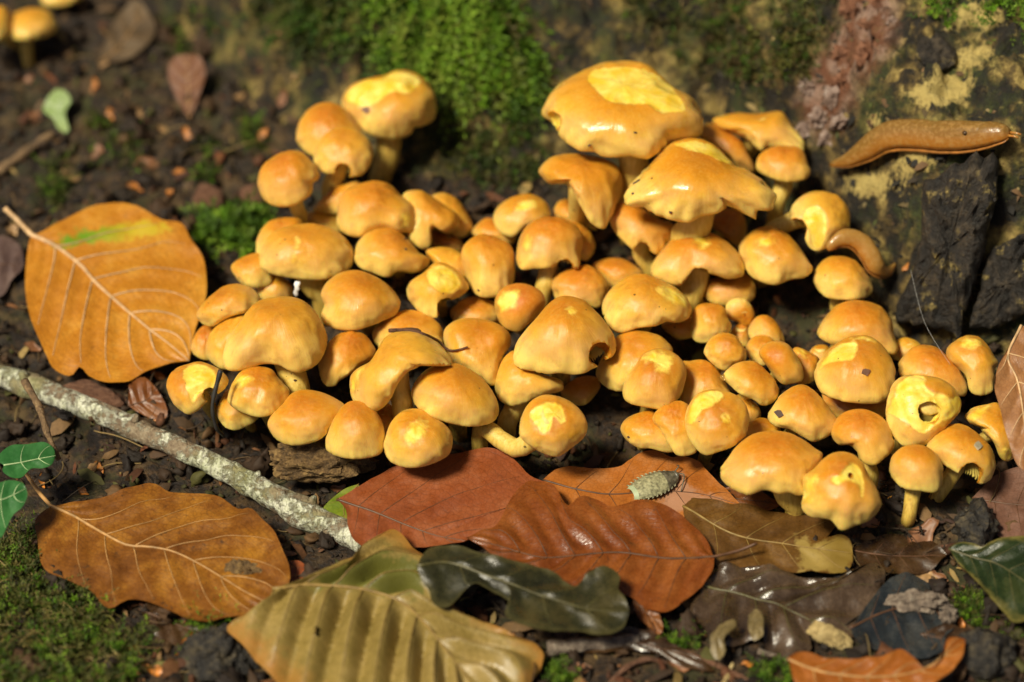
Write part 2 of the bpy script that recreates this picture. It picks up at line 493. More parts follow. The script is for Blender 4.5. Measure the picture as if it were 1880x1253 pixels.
_hx, _hy = np.arange(-60, 60.01, .2), np.arange(-40, 80.01, .2)
_ht = H(*np.meshgrid(_hx, _hy, indexing='ij'))
def Ht(x, y):
    u = np.clip((x + 60) / .2, 0, len(_hx) - 1.001); v = np.clip((y + 40) / .2, 0, len(_hy) - 1.001)
    i, j = u.astype(int), v.astype(int); f, g_ = u - i, v - j
    return (_ht[i, j] * (1 - f) + _ht[i + 1, j] * f) * (1 - g_) + (_ht[i, j + 1] * (1 - f) + _ht[i + 1, j + 1] * f) * g_

def hit(px, py, h=Ht):
    """world points (cm) where the photo pixels meet the ground or stump"""
    px = np.atleast_1d(np.asarray(px, float)); py = np.atleast_1d(np.asarray(py, float))
    r = ray(px, py)
    lo = np.full(len(px), -25.0); done = np.zeros(len(px), bool)
    d = lo.copy()
    for k in range(160):
        P = CAM + r * (DIST + d)[:, None]
        below = P[:, 2] < h(P[:, 0], P[:, 1])
        done |= below
        if done.all(): break
        d = np.where(done, d, d + 0.6)
    a = d - 0.6; b = d
    for k in range(8):
        m = (a + b) / 2
        P = CAM + r * (DIST + m)[:, None]
        below = P[:, 2] < h(P[:, 0], P[:, 1])
        b = np.where(below, m, b); a = np.where(below, a, m)
    return CAM + r * (DIST + b)[:, None]

def axis_coords(lo, hi, step, far):
    core = np.arange(lo, hi + step / 2, step)
    out, s, x = [], step, hi
    while x < far:
        s *= 1.25; x += s; out.append(x)
    out = np.array(out)
    return np.concatenate([(lo - (out - hi))[::-1], core, out])

gx, gy = axis_coords(-21, 21, 0.16, 400), axis_coords(-14, 24, 0.16, 400)
X, Y = np.meshgrid(gx, gy, indexing='ij')
Z = Hg(X, Y)
Zf = Z + fbm(np.stack([X, Y, Z], -1).reshape(-1, 3) * 5, 2).reshape(X.shape) * 0.09
g = put('ground', np.stack([X, Y, Zf], -1).reshape(-1, 3), grid_faces(len(gx), len(gy)), M_SOIL, origin=(0, 0, 0))
tag(g, 'dark damp forest soil under the mushrooms and fallen leaves', 'ground', kind='structure')

sx, sy = np.arange(-16, 32, 0.13), np.arange(2, 34, 0.13)
X, Y = np.meshgrid(sx, sy, indexing='ij')
Z = Hs(X, Y); G = Hg(X, Y)
V = np.stack([X, Y, Z], -1).reshape(-1, 3)
pxs, dd_ = to_px(V)
CRUST = [cp('g', q) for q in (
    [(1230, 560), (1330, 490), (1420, 410), (1520, 420), (1600, 500), (1560, 590), (1450, 640), (1330, 640), (1240, 600)],
    [(990, 700), (1080, 640), (1130, 660), (1050, 740)],
    [(1180, 900), (1290, 840), (1430, 840), (1450, 890), (1350, 980), (1250, 1020), (1180, 1000)],
    [(1490, 350), (1580, 290), (1690, 260), (1720, 330), (1650, 390), (1530, 400)],
    [(900, 1000), (1000, 960), (1150, 1000), (1200, 1080), (1050, 1120), (930, 1090)],
    [(1500, 60), (1700, 90), (1780, 180), (1640, 220), (1500, 170)])]
ROT = cp('g', [(880, -80), (1180, -80), (1200, 170), (1170, 300), (1080, 430), (980, 500), (960, 640), (820, 800), (700, 780), (640, 640), (700, 430), (800, 290), (900, 150)])
near = V[:, 0] > 6
crust = np.where((V[:, 0] > 9) & (V[:, 2] > 2.5), -.30 - .5 * sstep(9, 6, V[:, 1] * 0 + V[:, 2]), -3.0)
for q in CRUST: crust = np.maximum(crust, np.where(near, sdf(pxs, q) / 40, -3))
rot = np.where(near, sdf(pxs, ROT) / 45, -3.0)
lump = np.clip(rot * 2, 0, 1)
V[:, 2] += lump * (fbm(V * 2.2, 3) * 0.9) + np.clip(crust, 0, 1) * 0.06
V[:, 2] += fbm(V * 2.3, 4, True) * 0.55 - .15 + fbm(V * (.30, 1.1, 1.6) + 4, 3, True) * .7 - .25
F = grid_faces(len(sx), len(sy))
keep = ((Z - G).ravel()[F] > -0.8).any(1)
F = F[keep]
used = np.unique(F); remap = np.full(len(V), -1); remap[used] = np.arange(len(used))
stump = thing('tree_stump', 'mossy decaying tree stump rising behind the mushrooms, its root crusted ochre', 'tree stump', (8, 16, 2))
put('wood', V[used], remap[F], M_STUMP, stump, {'crust': np.clip(crust, -3, 1)[used], 'rot': np.clip(rot, -3, 1)[used]})

# slabs of dark bark still on the root
def slab(name, outline, mat, parent, thick=0.9, lift=0.15, amp=0.25, freq=1.2, tilt=None, seedz=0.0):
    """rough plate with the given outline, lying on the surface behind it"""
    P = catmull(outline, 90, True)
    c = P.mean(0)
    P = P + (P - c) * (fbm(np.c_[P * .035, np.full(90, seedz)], 3) * .16)[:, None]
    rings = [0, .12, .24, .36, .47, .57, .66, .74, .81, .87, .92, .96, .985, 1.0]
    px = np.concatenate([c + (P - c) * r for r in rings])
    if tilt is None:
        Ph = hit(px[:, 0], px[:, 1])
        _, d = to_px(Ph)
        A = np.c_[px - c, np.ones(len(px))]
        co = np.linalg.lstsq(A, d, rcond=None)[0]
        d = A @ co - lift
    else:
        d = tilt[0] + (px - c) @ np.array(tilt[1:])
    r = np.repeat(rings, len(P))
    nz = np.stack([px[:, 0] * .018, px[:, 1] * .018, np.full(len(px), seedz)], -1)
    top = d - thick * .5 * np.sqrt(np.clip(1 - r ** 4, 0, 1)) - fbm(nz * freq * (1, .45, 1), 5, True) * amp * 1.5 - fbm(nz * freq * 4, 3) * amp * .35
    Vt = at(px[:, 0], px[:, 1], top)
    rim = at(P[:, 0], P[:, 1], d[-len(P):] + thick)
    V = np.concatenate([Vt, rim])
    F = grid_faces(len(rings) + 1, len(P), True)
    return put(name, V, F, mat, parent, sharp=60)
slab('bark_plate', cp('i', [(1010, -160), (1200, -330), (1450, -430), (1640, -380), (1640, -100), (1560, 300), (1480, 560), (1400, 800), (1300, 1100), (1000, 1050), (760, 950), (850, 700), (950, 420), (1000, 150)]), M_CRUSTBARK, stump, 1.4, 0.4, 0.75, 1.0)
slab('bark_plate', cp('i', [(1560, 420), (1700, 300), (1900, 250), (2000, 500), (1900, 900), (1600, 1050), (1420, 1000), (1500, 700)]), M_CRUSTBARK, stump, 0.9, 0.1, 0.6, 1.2, seedz=4)
slab('bark_plate', cp('g', [(1330, 200), (1420, 180), (1520, 300), (1480, 370), (1380, 370), (1300, 300)]), M_CRUSTBARK, stump, 0.4, 0.1, 0.3, 1.6, seedz=8)

# ------------------------------------------------------------------ mushrooms
def cap_profile(hr, curl, thick):
    """(rho, h, s) from the apex round the rim and back under the cap"""
    out = []
    for t in np.linspace(0, 1, 22):
        a = t * math.pi / 2
        rho = math.sin(a) ** 0.92
        out.append((rho, hr * math.cos(a) ** 0.88, t))
    out += [(1.0 - 0.01 * curl, -0.06 - .04 * curl, 1.02), (0.97 - .03 * curl, -0.11 - .05 * curl, 1.04), (0.92 - .05 * curl, -0.11 - .05 * curl, 1.07), (0.87 - .06 * curl, -0.06, 1.12)]
    for t in np.linspace(0, 1, 8)[1:]:
        rho = (0.87 - .06 * curl) * (1 - t) + 0.12 * t
        out.append((rho, -0.06 + (hr * (1 - thick)) * math.sin(t * math.pi / 2), 1.15 + 0.5 * t))
    return np.array(out)

def polar_max(xy, nb=180):
    ph = np.arctan2(xy[:, 1], xy[:, 0]); r = np.hypot(xy[:, 0], xy[:, 1])
    b = ((ph + math.pi) / (2 * math.pi) * nb).astype(int) % nb
    m = np.zeros(nb); np.maximum.at(m, b, r)
    ok = m > 0
    idx = np.arange(nb)
    m = np.interp(idx, np.concatenate([idx[ok] - nb, idx[ok], idx[ok] + nb]), np.tile(m[ok], 3))
    return m
def circ_smooth(m, k=1):
    for _ in range(k): m = (np.roll(m, 1) + 2 * m + np.roll(m, -1)) / 4
    return m
def polar_eval(m, ph):
    nb = len(m)
    u = (ph + math.pi) / (2 * math.pi) * nb - 0.5
    i = np.floor(u).astype(int); f = u - i
    return m[i % nb] * (1 - f) + m[(i + 1) % nb] * f

def base_depth(yb):
    return (880 - yb) * 0.0165 - 0.5

CAPS = []
def cap(outline, label=None, group=None, crop='A', a=50, roll=0.0, hr=0.85, dd=0.0, tone=0.0, peel=(), bite=(), dent=(), stem=None,
        sw=0.30, ruf=0.02, lump=0.07, center=None, curl=0.6, thick=0.35, wet=0.0, zs=1.0, d=None, stem_d=0.6):
    CAPS.append(dict(outline=cp(crop, outline), label=label, group=group, a=a, roll=roll, hr=hr, dd=dd, tone=tone,
        peel=[cp(crop, q) for q in peel], bite=[(cp(crop, q[:2])[0], q[2] * CROP[crop][2], q[3] if len(q) > 3 else 1.0) for q in bite],
        dent=[(cp(crop, q[:2])[0], q[2] * CROP[crop][2], q[3] * CROP[crop][2]) for q in dent],
        stem=None if stem is None else cp(crop, stem), sw=sw, ruf=ruf, lump=lump,
        center=None if center is None else cp(crop, center)[0], curl=curl, thick=thick, wet=wet, zs=zs, d=d, stem_d=stem_d))

def build_cap(i, q):
    out = catmull(q['outline'], 360, True)
    NTH = 128 if np.ptp(q['outline'][:, 0]) > 150 else 80
    yb = q['outline'][:, 1].max()
    d = base_depth(yb) + q['dd'] if q['d'] is None else q['d']
    cen = q['center']
    if cen is None:
        x, y = out[:, 0], out[:, 1]; x2, y2 = np.roll(x, -1), np.roll(y, -1)
        cr = x * y2 - x2 * y; A = cr.sum()
        cen = np.array([((x + x2) * cr).sum(), ((y + y2) * cr).sum()]) / (3 * A)
    C0 = at(cen[0], cen[1], d)
    s = K * (DIST + d)                                   # cm per photo pixel here
    tg = (out - cen) * s * (1, -1)
    # unit cap in view axes: X right, Y up, Z to the camera
    a, ro = math.radians(q['a']), math.radians(q['roll'])
    Ax = np.array([math.sin(a) * math.sin(ro), math.sin(a) * math.cos(ro), math.cos(a)])
    e1 = np.cross(Ax, (0, 0, 1.0)); e1 /= np.linalg.norm(e1) + 1e-9
    e2 = np.cross(Ax, e1)
    pr = cap_profile(q['hr'], q['curl'], q['thick']); n = len(pr)
    th = np.linspace(0, 2 * math.pi, NTH, endpoint=False)
    def shape(rho, h, sv, th):
        """rho,h,s,theta arrays -> unit points"""
        edge = sstep(.55, 1.0, np.minimum(sv, 1))
        c = np.stack([np.cos(th), np.sin(th), np.full_like(th, i * 3.7)], -1)
        lob = fbm(c * 1.1, 3)
        r = rho * (1 + 0.16 * lob * edge + q['ruf'] * 3 * pn(c * 5.5) * edge ** 4)
        r = r + rho * edge ** 2 * .016 * pn(c * 10 + 3)
        hh = h + edge ** 2 * .02 * pn(c * 9) + edge ** 2 * (0.20 * fbm(c * 1.3 + 5, 2) + q['ruf'] * 2.4 * pn(c * 4.4 + 9))
        P = r[:, None] * (np.cos(th)[:, None] * e1 + np.sin(th)[:, None] * e2) + hh[:, None] * Ax
        return P
    R_, T_ = np.repeat(pr[:, 0], NTH), np.tile(th, n)
    Hh, Sv = np.repeat(pr[:, 1], NTH), np.repeat(pr[:, 2], NTH)
    V = shape(R_, Hh, Sv, T_)
    off = fbm(V * 1.25 + i * 7.1, 3) * q['lump'] + fbm(V * 3.0 + i * 3.1, 3) * q['lump'] * .42
    nrm = V / (np.linalg.norm(V, axis=1)[:, None] + 1e-6)
    V = V + nrm * (off * np.where(Sv < 1.1, 1, .5))[:, None]
    # gill blades share every later deformation
    ng = 64; nr = 7
    gr = np.linspace(0.16, 0.84 - .05 * q['curl'], nr)
    und_r, und_h = pr[-8:, 0][::-1], pr[-8:, 1][::-1]
    gt = np.repeat(np.linspace(0, 2 * math.pi, ng, endpoint=False), nr * 2)
    grr = np.tile(np.repeat(gr, 2), ng)
    gh = np.interp(grr, und_r, und_h)
    dep = 0.20 * np.sin(np.clip((grr - .10) / .8, 0, 1) * math.pi) ** .6
    low = np.tile(np.array([0, 1] * nr), ng)
    gh = gh + np.where(low == 1, -dep, 0.015)
    GV = shape(grr, gh, np.full_like(grr, .9) * grr / .85, gt)
    nV = len(V); V = np.concatenate([V, GV])
    # fit the silhouette
    lo, hi = V[:nV, :2].min(0), V[:nV, :2].max(0)
    tlo, thi = tg.min(0), tg.max(0)
    sc2 = (thi - tlo) / (hi - lo)
    V[:, :2] = (V[:, :2] - (lo + hi) / 2) * sc2 + (tlo + thi) / 2
    V[:, 2] *= math.sqrt(sc2[0] * sc2[1]) * q['zs']
    tm = circ_smooth(polar_max(np.concatenate([tg, (tg + np.roll(tg, -1, 0)) / 2])), 1)
    for it in range(3):
        Q = V[:nV, :2].reshape(n, NTH, 2)[2:]
        Q = np.concatenate([Q, (Q + np.roll(Q, -1, 1)) / 2, Q * .75 + np.roll(Q, -1, 1) * .25, Q * .25 + np.roll(Q, -1, 1) * .75], 1)
        Q = np.concatenate([Q, (Q[:-1] + Q[1:]) / 2], 0).reshape(-1, 2)
        cm_ = circ_smooth(polar_max(Q), 2)
        ph = np.arctan2(V[:, 1], V[:, 0]); r = np.hypot(V[:, 0], V[:, 1])
        c_, t_ = polar_eval(cm_, ph), polar_eval(tm, ph)
        f = 1 + (np.clip(t_ / c_, .4, 2.2) - 1) * np.clip(r / c_, 0, 1) ** 0.8
        V[:, :2] *= f[:, None]
    # hollows and bumps
    top = np.concatenate([Sv < 1.03, np.zeros(len(GV), bool)])
    pxy = V[:, :2] / s * (1, -1) + cen
    for (c, r_, amt) in q['dent']:
        g2 = np.exp(-((pxy - c) ** 2).sum(1) / (r_ * r_))
        front = sstep(-.3, .4, V[:, 2] / (np.abs(V[:nV, 2]).max() + 1e-6) + .25)
        V[:, 2] += g2 * amt * s * front
    peel = np.full(len(V), -1.0)
    for poly in q['peel']:
        sd_ = sdf(pxy, catmull(poly, 60, True)) * s
        if np.ptp(poly, axis=0).max() < 60: sd_ = sd_ * .38
        front = V[:, 2] > np.percentile(V[:nV, 2], 25)
        peel = np.maximum(peel, np.where(top & front, sd_, -1))
    V[:, 2] -= np.clip(peel, 0, .08) * 0.55
    V[:, 2] += (peel > 0.02) * (fbm(V * 2.2 + i, 3) * .10 + fbm(V * 7, 2) * .03)
    W = C0 + V[:, :1] * RV + V[:, 1:2] * UV - V[:, 2:] * FV
    Wax = Ax[0] * RV + Ax[1] * UV - Ax[2] * FV
    apex_under = W[nV - NTH:nV].mean(0)
    # stem path down to the ground
    rad = max(.14, q['sw'] * (thi[0] - tlo[0]) * .40)
    top_p = apex_under + Wax * .12
    if q['stem'] is not None:
        e = q['stem'][-1]
        mids = [at(p[0], p[1], d + q['stem_d'] * (k + 1) / len(q['stem'])) for k, p in enumerate(q['stem'])]
        last = mids[-1]
        gp = np.array([last[0], last[1] + .2, 0])
    else:
        last = apex_under - Wax * .5
        mids = [last]
        gp = np.array([last[0] * .96, last[1] + 1.5, 0])
    gz = float(Ht(gp[:1], gp[1:2])[0])
    gp[2] = gz - .25
    if gp[2] > last[2] - .15:
        gp[2] = min(gz - .1, last[2] - .15)
    path = catmull(np.array([top_p] + mids + [gp]), 18)
    lab = q['label']
    t = thing('mushroom', lab, 'mushroom', gp, q['group'])
    # cap mesh
    F = grid_faces(n, NTH, True).tolist()
    F = [f for f in F if not (f[0] < NTH and False)]
    F.append([(n - 1) * NTH + k for k in range(NTH)])
    fib = np.stack([np.cos(T_) * 6, np.sin(T_) * 6, Sv * .7 + i], -1)
    org = np.array(t['_org'])
    co = put('cap', W[:nV], F, M_CAP, t, {'rim': Sv, 'tone': np.full(nV, q['tone'] + np.random.default_rng(i).normal() * .22), 'peel': peel[:nV], 'fib': fib, 'wet': np.full(nV, q['wet'])})
    # bites taken out of the edge
    for (c, r_, zf) in q['bite']:
        dpx = np.linalg.norm(pxy[:nV] - c, axis=1)
        near_ = np.argsort(dpx)[:60]
        zc = V[near_, 2].max() - .15
        bm = bmesh.new(); bmesh.ops.create_icosphere(bm, subdivisions=4, radius=1)
        bv = np.array([v.co[:] for v in bm.verts]); bm.faces.ensure_lookup_table()
        bf = [[v.index for v in f.verts] for f in bm.faces]; bm.free()
        rr = r_ * s
        bv = bv * (1 + .16 * fbm(bv * 2.1 + i, 2)[:, None] + .07 * pn(bv * 7 + i)[:, None]) * (rr, rr, max(rr * 1.1, .9) * zf)
        cx = (c - cen) * s * (1, -1)
        BW = C0 + (bv[:, :1] + cx[0]) * RV + (bv[:, 1:2] + cx[1]) * UV - (bv[:, 2:] + zc) * FV
        nb = len(BW)
        cut = put('cutter', BW, bf, M_CAP, t, {'rim': np.full(nb, .95), 'tone': np.full(nb, -1.0), 'peel': np.full(nb, .3), 'fib': bv * 5, 'wet': np.zeros(nb)})
        md = co.modifiers.new('b', 'BOOLEAN'); md.operation = 'DIFFERENCE'; md.solver = 'EXACT'; md.object = cut
        bpy.context.view_layer.update()
        dg = bpy.context.evaluated_depsgraph_get()
        me = bpy.data.meshes.new_from_object(co.evaluated_get(dg), depsgraph=dg)
        co.modifiers.clear()
        if len(me.vertices) > 500:
            old = co.data; co.data = me; bpy.data.meshes.remove(old); me.name = 'cap'
            me.set_sharp_from_angle(angle=math.radians(45))
        cm2 = cut.data; bpy.data.objects.remove(cut); bpy.data.meshes.remove(cm2)
    # gills as a sub-part
    GF = []
    for k in range(ng):
        for j in range(nr - 1):
            b0 = k * nr * 2 + j * 2
            GF.append([b0, b0 + 1, b0 + 3, b0 + 2])
    if (thi[0] - tlo[0]) > 1.3 and not q.get('nogill'):
        put('gills', W[nV:], GF, M_GILL, co)
    k = np.linspace(0, 1, 18)
    sv_, sf = tube(path, rad * (1.05 - .25 * k + .35 * (1 - k) ** 6), 14, .10, 1.3)
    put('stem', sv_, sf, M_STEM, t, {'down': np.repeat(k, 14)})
    return t

GR = 'mushrooms of the dense cluster at the foot of the stump'
def mush(crop, label, outline, **k):
    cap(outline, label, GR, crop, **k)

# --- upper left branch of the cluster
mush('A', 'mushroom with a two-lobed cap peeled yellow on top, highest beside the bright moss',
     [(960,250),(1010,170),(1100,130),(1190,108),(1270,82),(1370,105),(1440,170),(1470,260),(1460,350),(1400,395),(1360,405),(1330,445),(1250,470),(1150,455),(1080,420),(1020,350),(970,310)],
     a=46, peel=[[(990,220),(1080,150),(1180,135),(1250,95),(1340,112),(1390,150),(1330,230),(1240,225),(1180,265),(1120,300),(1050,290),(1000,265)]],
     dent=[(1150,250,80,-28),(1235,330,110,30),(1400,270,80,22),(1290,160,60,16)], stem=[(1215,470),(1205,560),(1170,650)], sw=.36)
mush('A', 'plain brownish-orange cap behind the notched cap, left of the two-lobed one',
     [(715,440),(740,350),(800,280),(880,255),(960,280),(1040,370),(1060,430),(960,560),(820,560),(740,500)], dd=-.8, tone=.35)
mush('A', 'mushroom with a slit notched into its pale front rim, stem showing below',
     [(810,560),(830,470),(900,400),(960,385),(1040,400),(1110,470),(1130,560),(1080,650),(1000,668),(960,655),(870,645),(820,600)],
     dd=-1.0, tone=-.35, bite=[(975,640,42)], dent=[(930,560,60,-14)], stem=[(930,650),(900,720)], sw=.42)
mush('A', 'smooth egg-shaped orange cap standing alone above the green moss tuft',
     [(508,690),(530,610),(590,550),(680,515),(750,530),(800,580),(840,640),(830,680),(810,700),(800,760),(720,820),(620,825),(550,790),(520,740)],
     dd=-1.2, roll=-15, stem=[(720,830),(740,870)])
mush('A', 'flat orange cap edge tucked behind the broad knobbly cap',
     [(808,840),(850,780),(920,720),(1000,690),(1060,690),(1060,780),(960,860),(850,855)], dd=.3, roll=-25, tone=.2)
mush('A', 'small yellow cap half hidden under the flat orange edge',
     [(755,880),(790,850),(900,840),(970,860),(970,960),(850,960),(770,910)], dd=1.0, tone=-.7)
mush('A', 'broad knobbly orange cap with a small pale scar on its right shoulder',
     [(935,860),(950,780),(1000,720),(1080,690),(1150,680),(1220,700),(1280,760),(1350,820),(1375,890),(1350,950),(1300,965),(1200,945),(1130,955),(1060,990),(980,970),(940,920)],
     dd=-.3, peel=[[(1285,890),(1300,865),(1330,880),(1325,930),(1290,940)]], dent=[(1200,900,90,-22),(1310,890,70,24),(1080,800,120,12)], tone=.1)
mush('A', 'orange cap with a drooping lobe, right of the knobbly cap with the scar',
     [(1290,760),(1370,730),(1430,755),(1500,800),(1580,860),(1590,930),(1530,970),(1455,940),(1445,1030),(1400,1055),(1330,1000),(1290,900)], dd=.6, roll=25,
     dent=[(1530,900,70,16),(1440,960,60,-20)])
mush('A', 'smooth orange cap at the back, behind the cap with the drooping lobe',
     [(1440,770),(1510,745),(1590,785),(1650,880),(1665,945),(1610,990),(1540,960),(1450,850)], dd=1.2, roll=25)
mush('A', 'large round orange cap with a thin vertical scratch, white thread below its rim',
     [(522,1080),(540,1010),(600,950),(690,920),(800,910),(900,935),(980,990),(1020,1060),(1020,1130),(980,1180),(900,1215),(820,1222),(700,1210),(600,1190),(530,1150)],
     dd=-.4, tone=-.1, peel=[[(735,1000),(748,1005),(735,1060),(722,1120),(712,1125),(722,1060)]], dent=[(730,1160,80,-12)], stem=[(800,1230),(860,1290)], sw=.36)
mush('A', 'orange cap peeping out behind the large scratched round cap',
     [(502,1040),(520,960),(570,900),(650,878),(740,890),(740,980),(620,1100),(520,1120)], dd=.3, tone=.3)
mush('A', 'small pointed cap at the edge between green moss and the large round cap',
     [(365,1140),(420,1095),(500,1070),(570,1100),(590,1230),(520,1260),(440,1245),(390,1200)], dd=.3, roll=-20)
mush('C', 'yellow rim squeezed beneath the large scratched round cap',
     [(500,110),(560,110),(680,170),(700,250),(640,290),(540,270),(495,190)], dd=1.1, tone=-.4)
mush('A', 'orange cap with two dark specks and a yellow wavy rim',
     [(1028,1090),(1045,1020),(1100,960),(1180,935),(1260,950),(1320,1000),(1380,1070),(1430,1100),(1420,1150),(1350,1180),(1270,1175),(1210,1205),(1130,1180),(1060,1150)],
     dd=-.2, tone=-.15, roll=12, dent=[(1330,1130,70,-10)])
mush('A', 'small dark orange cap deep in the gap above the torn thin cap',
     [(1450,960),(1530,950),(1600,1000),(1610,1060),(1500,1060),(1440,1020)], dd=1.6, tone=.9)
mush('A', 'thin torn cap edge standing up behind the speckled torn cap',
     [(1415,1060),(1480,1038),(1560,1045),(1620,1090),(1640,1150),(1620,1240),(1560,1240),(1500,1160),(1450,1120)], dd=.3, tone=-.6, ruf=.05, wet=.3)
mush('C', 'crooked torn cap with ragged bitten rim and black specks',
     [(1310,230),(1330,170),(1400,120),(1470,62),(1560,90),(1620,150),(1645,200),(1600,250),(1530,280),(1500,320),(1470,365),(1400,345),(1340,290)],
     dd=-.2, tone=-.4, ruf=.05, bite=[(1530,310,52)], dent=[(1450,190,70,14)], peel=[[(1420,140),(1470,80),(1560,110),(1600,180),(1560,230),(1480,220)]])
mush('P', 'tall smooth orange cap beside the small red ball-shaped one',
     [(847,462),(860,442),(885,430),(915,436),(938,452),(945,480),(944,515),(930,540),(900,548),(875,543),(858,515),(850,490)], a=62, hr=1.1, dd=.2, tone=.1)
mush('A', 'dark orange cap behind the tall smooth cap',
     [(1660,960),(1720,890),(1780,885),(1860,920),(1900,980),(1860,1030),(1720,1000)], dd=1.2, tone=.5)

# --- large caps by the stump
mush('B', 'largest mushroom, flat cap with a big yellow peeled crater on top',
     [(335,370),(370,290),(430,210),(530,150),(610,110),(680,85),(810,75),(920,100),(1000,170),(1060,235),(1150,290),(1195,360),(1200,430),(1185,500),(1080,530),(1010,560),(960,600),(890,640),(800,625),(740,630),(660,625),(610,600),(540,595),(470,550),(425,500),(400,440),(360,400)],
     a=46, hr=.55, dd=-3.4, tone=-.05, ruf=.045, wet=.9, thick=.3,
     peel=[[(585,210),(610,140),(690,100),(800,85),(900,110),(960,150),(1000,190),(1040,230),(1060,290),(1095,340),(1085,385),(960,395),(900,350),(800,350),(700,340),(650,300)]],
     bite=[(385,430,52)], dent=[(840,230,190,-26),(600,540,60,10),(780,480,90,14)], stem=[(830,640),(830,740)], sw=.24)
mush('B', 'wedge-shaped orange cap with a bitten ragged left edge, below the largest one',
     [(320,680),(380,615),(480,590),(590,595),(700,625),(760,680),(775,780),(750,870),(700,950),(665,1005),(600,980),(560,920),(520,850),(495,790),(460,752),(380,752),(340,720)],
     center=(590,720), a=58, roll=10, hr=.8, dd=-1.6, tone=.15, ruf=.05, dent=[(450,690,70,-10),(640,760,110,18)])
mush('B', 'wide wet cap with a scalloped drooping rim and a yellow crescent scar',
     [(775,850),(800,780),(870,700),(930,640),(980,570),(1060,520),(1150,500),(1240,520),(1310,570),(1360,630),(1390,660),(1460,680),(1530,740),(1585,810),(1575,880),(1540,915),(1495,905),(1470,945),(1420,935),(1390,885),(1330,890),(1260,930),(1180,945),(1110,975),(1020,960),(950,935),(870,890),(800,880)],
     a=48, hr=.62, dd=-3.0, tone=-.15, ruf=.055, wet=.9, thick=.3,
     peel=[[(1050,540),(1100,510),(1180,500),(1270,540),(1330,590),(1360,640),(1340,655),(1280,640),(1200,600),(1120,580)]],
     dent=[(1200,570,120,-24),(1395,760,60,-20),(1490,820,70,14),(1100,700,110,16),(1000,840,50,-8),(1250,840,50,-8)], stem=[(1160,980),(1120,1040)], sw=.30)
mush('B', 'angular cap with a broad pale frilled edge, highest beside the stump',
     [(1260,410),(1320,385),(1400,370),(1500,375),(1620,362),(1660,400),(1700,470),(1740,550),(1720,600),(1620,575),(1540,570),(1500,590),(1430,520),(1350,480),(1290,460)],
     a=60, roll=-12, dd=-1.2, tone=0, ruf=.05, hr=.7, dent=[(1600,430,60,18)])
mush('B', 'smooth bright orange cap with thick yellow stem under the angular frilled cap',
     [(1490,650),(1510,600),(1570,560),(1650,550),(1730,565),(1770,640),(1780,700),(1740,740),(1640,755),(1560,730),(1500,690)], a=58, dd=-2.0, tone=.5,
     stem=[(1640,760),(1600,880)], sw=.42)
mush('B', 'orange cap in shade between the largest cap and the angular frilled cap',
     [(1180,480),(1230,430),(1310,460),(1400,520),(1450,600),(1490,690),(1400,690),(1330,610),(1250,560)], dd=-.6, tone=.5, roll=20)
mush('B', 'reddish cap with a split curled rim under the wide scalloped cap',
     [(695,930),(730,870),(800,855),(880,890),(960,940),(1040,970),(1060,1030),(1000,1085),(950,1140),(900,1110),(860,1090),(830,1120),(780,1080),(730,1020)],
     a=56, roll=15, dd=-.6, tone=.6, ruf=.05, bite=[(870,1120,42)], stem=[(870,1120),(920,1210)], sw=.34)
mush('B', 'two-lobed orange cap with a pale yellow dome, left of the small round bud',
     [(75,950),(100,880),(170,830),(250,808),(320,825),(370,870),(385,930),(370,980),(280,990),(220,1020),(180,1050),(110,1020)], dd=.5, tone=.2,
     peel=[[(200,890),(250,850),(310,850),(300,890),(240,910)]], dent=[(170,900,60,-12),(270,870,60,14)])
mush('B', 'dark-rimmed orange cap eaten away underneath, stout pale stem in view',
     [(200,1130),(220,1040),(270,970),(350,935),(440,940),(520,980),(560,1050),(550,1130),(530,1215),(480,1200),(430,1195),(370,1215),(290,1218),(230,1222),(205,1190)],
     a=62, hr=1.0, dd=-.8, tone=.4, bite=[(455,1215,48)], peel=[[(240,1080),(255,1050),(275,1060),(270,1100),(245,1105)]], stem=[(370,1225),(345,1330)], sw=.36, stem_d=.2)
mush('B', 'orange cap pressed against the back of the cap eaten away underneath',
     [(450,950),(540,970),(600,1020),(625,1080),(610,1140),(570,1175),(530,1150),(480,1040)], dd=.3, tone=.25, roll=20)
mush('B', 'small round orange bud next to the tip of the wedge-shaped cap',
     [(400,900),(430,850),(500,835),(560,870),(610,950),(630,1010),(550,990),(480,960),(410,940)], dd=.8, tone=.25)
mush('D', 'arched orange cap with a wide hollow under its front rim, over a thick stem',
     [(920,130),(945,50),(1000,-20),(1070,-90),(1150,-110),(1240,-100),(1320,-60),(1390,10),(1425,90),(1410,140),(1330,157),(1250,135),(1180,130),(1120,140),(1070,192),(990,172)],
     a=58, dd=-.6, tone=.05, dent=[(1140,60,70,-16),(980,100,60,12),(1320,80,70,12)], bite=[(1175,160,62)], peel=[[(1150,-60),(1210,-80),(1225,-30),(1180,0)]], stem=[(1165,150),(1140,250)], sw=.34, stem_d=.2)
mush('D', 'plump orange cap with a faint yellow spot above the dark hollow',
     [(1400,0),(1430,-70),(1500,-120),(1580,-130),(1660,-90),(1720,-20),(1770,60),(1785,110),(1740,150),(1670,160),(1580,190),(1500,170),(1440,120)],
     dd=-.6, tone=.05, peel=[[(1490,-45),(1530,-70),(1580,-50),(1560,-20),(1510,-15)]], dent=[(1640,120,60,-10)])
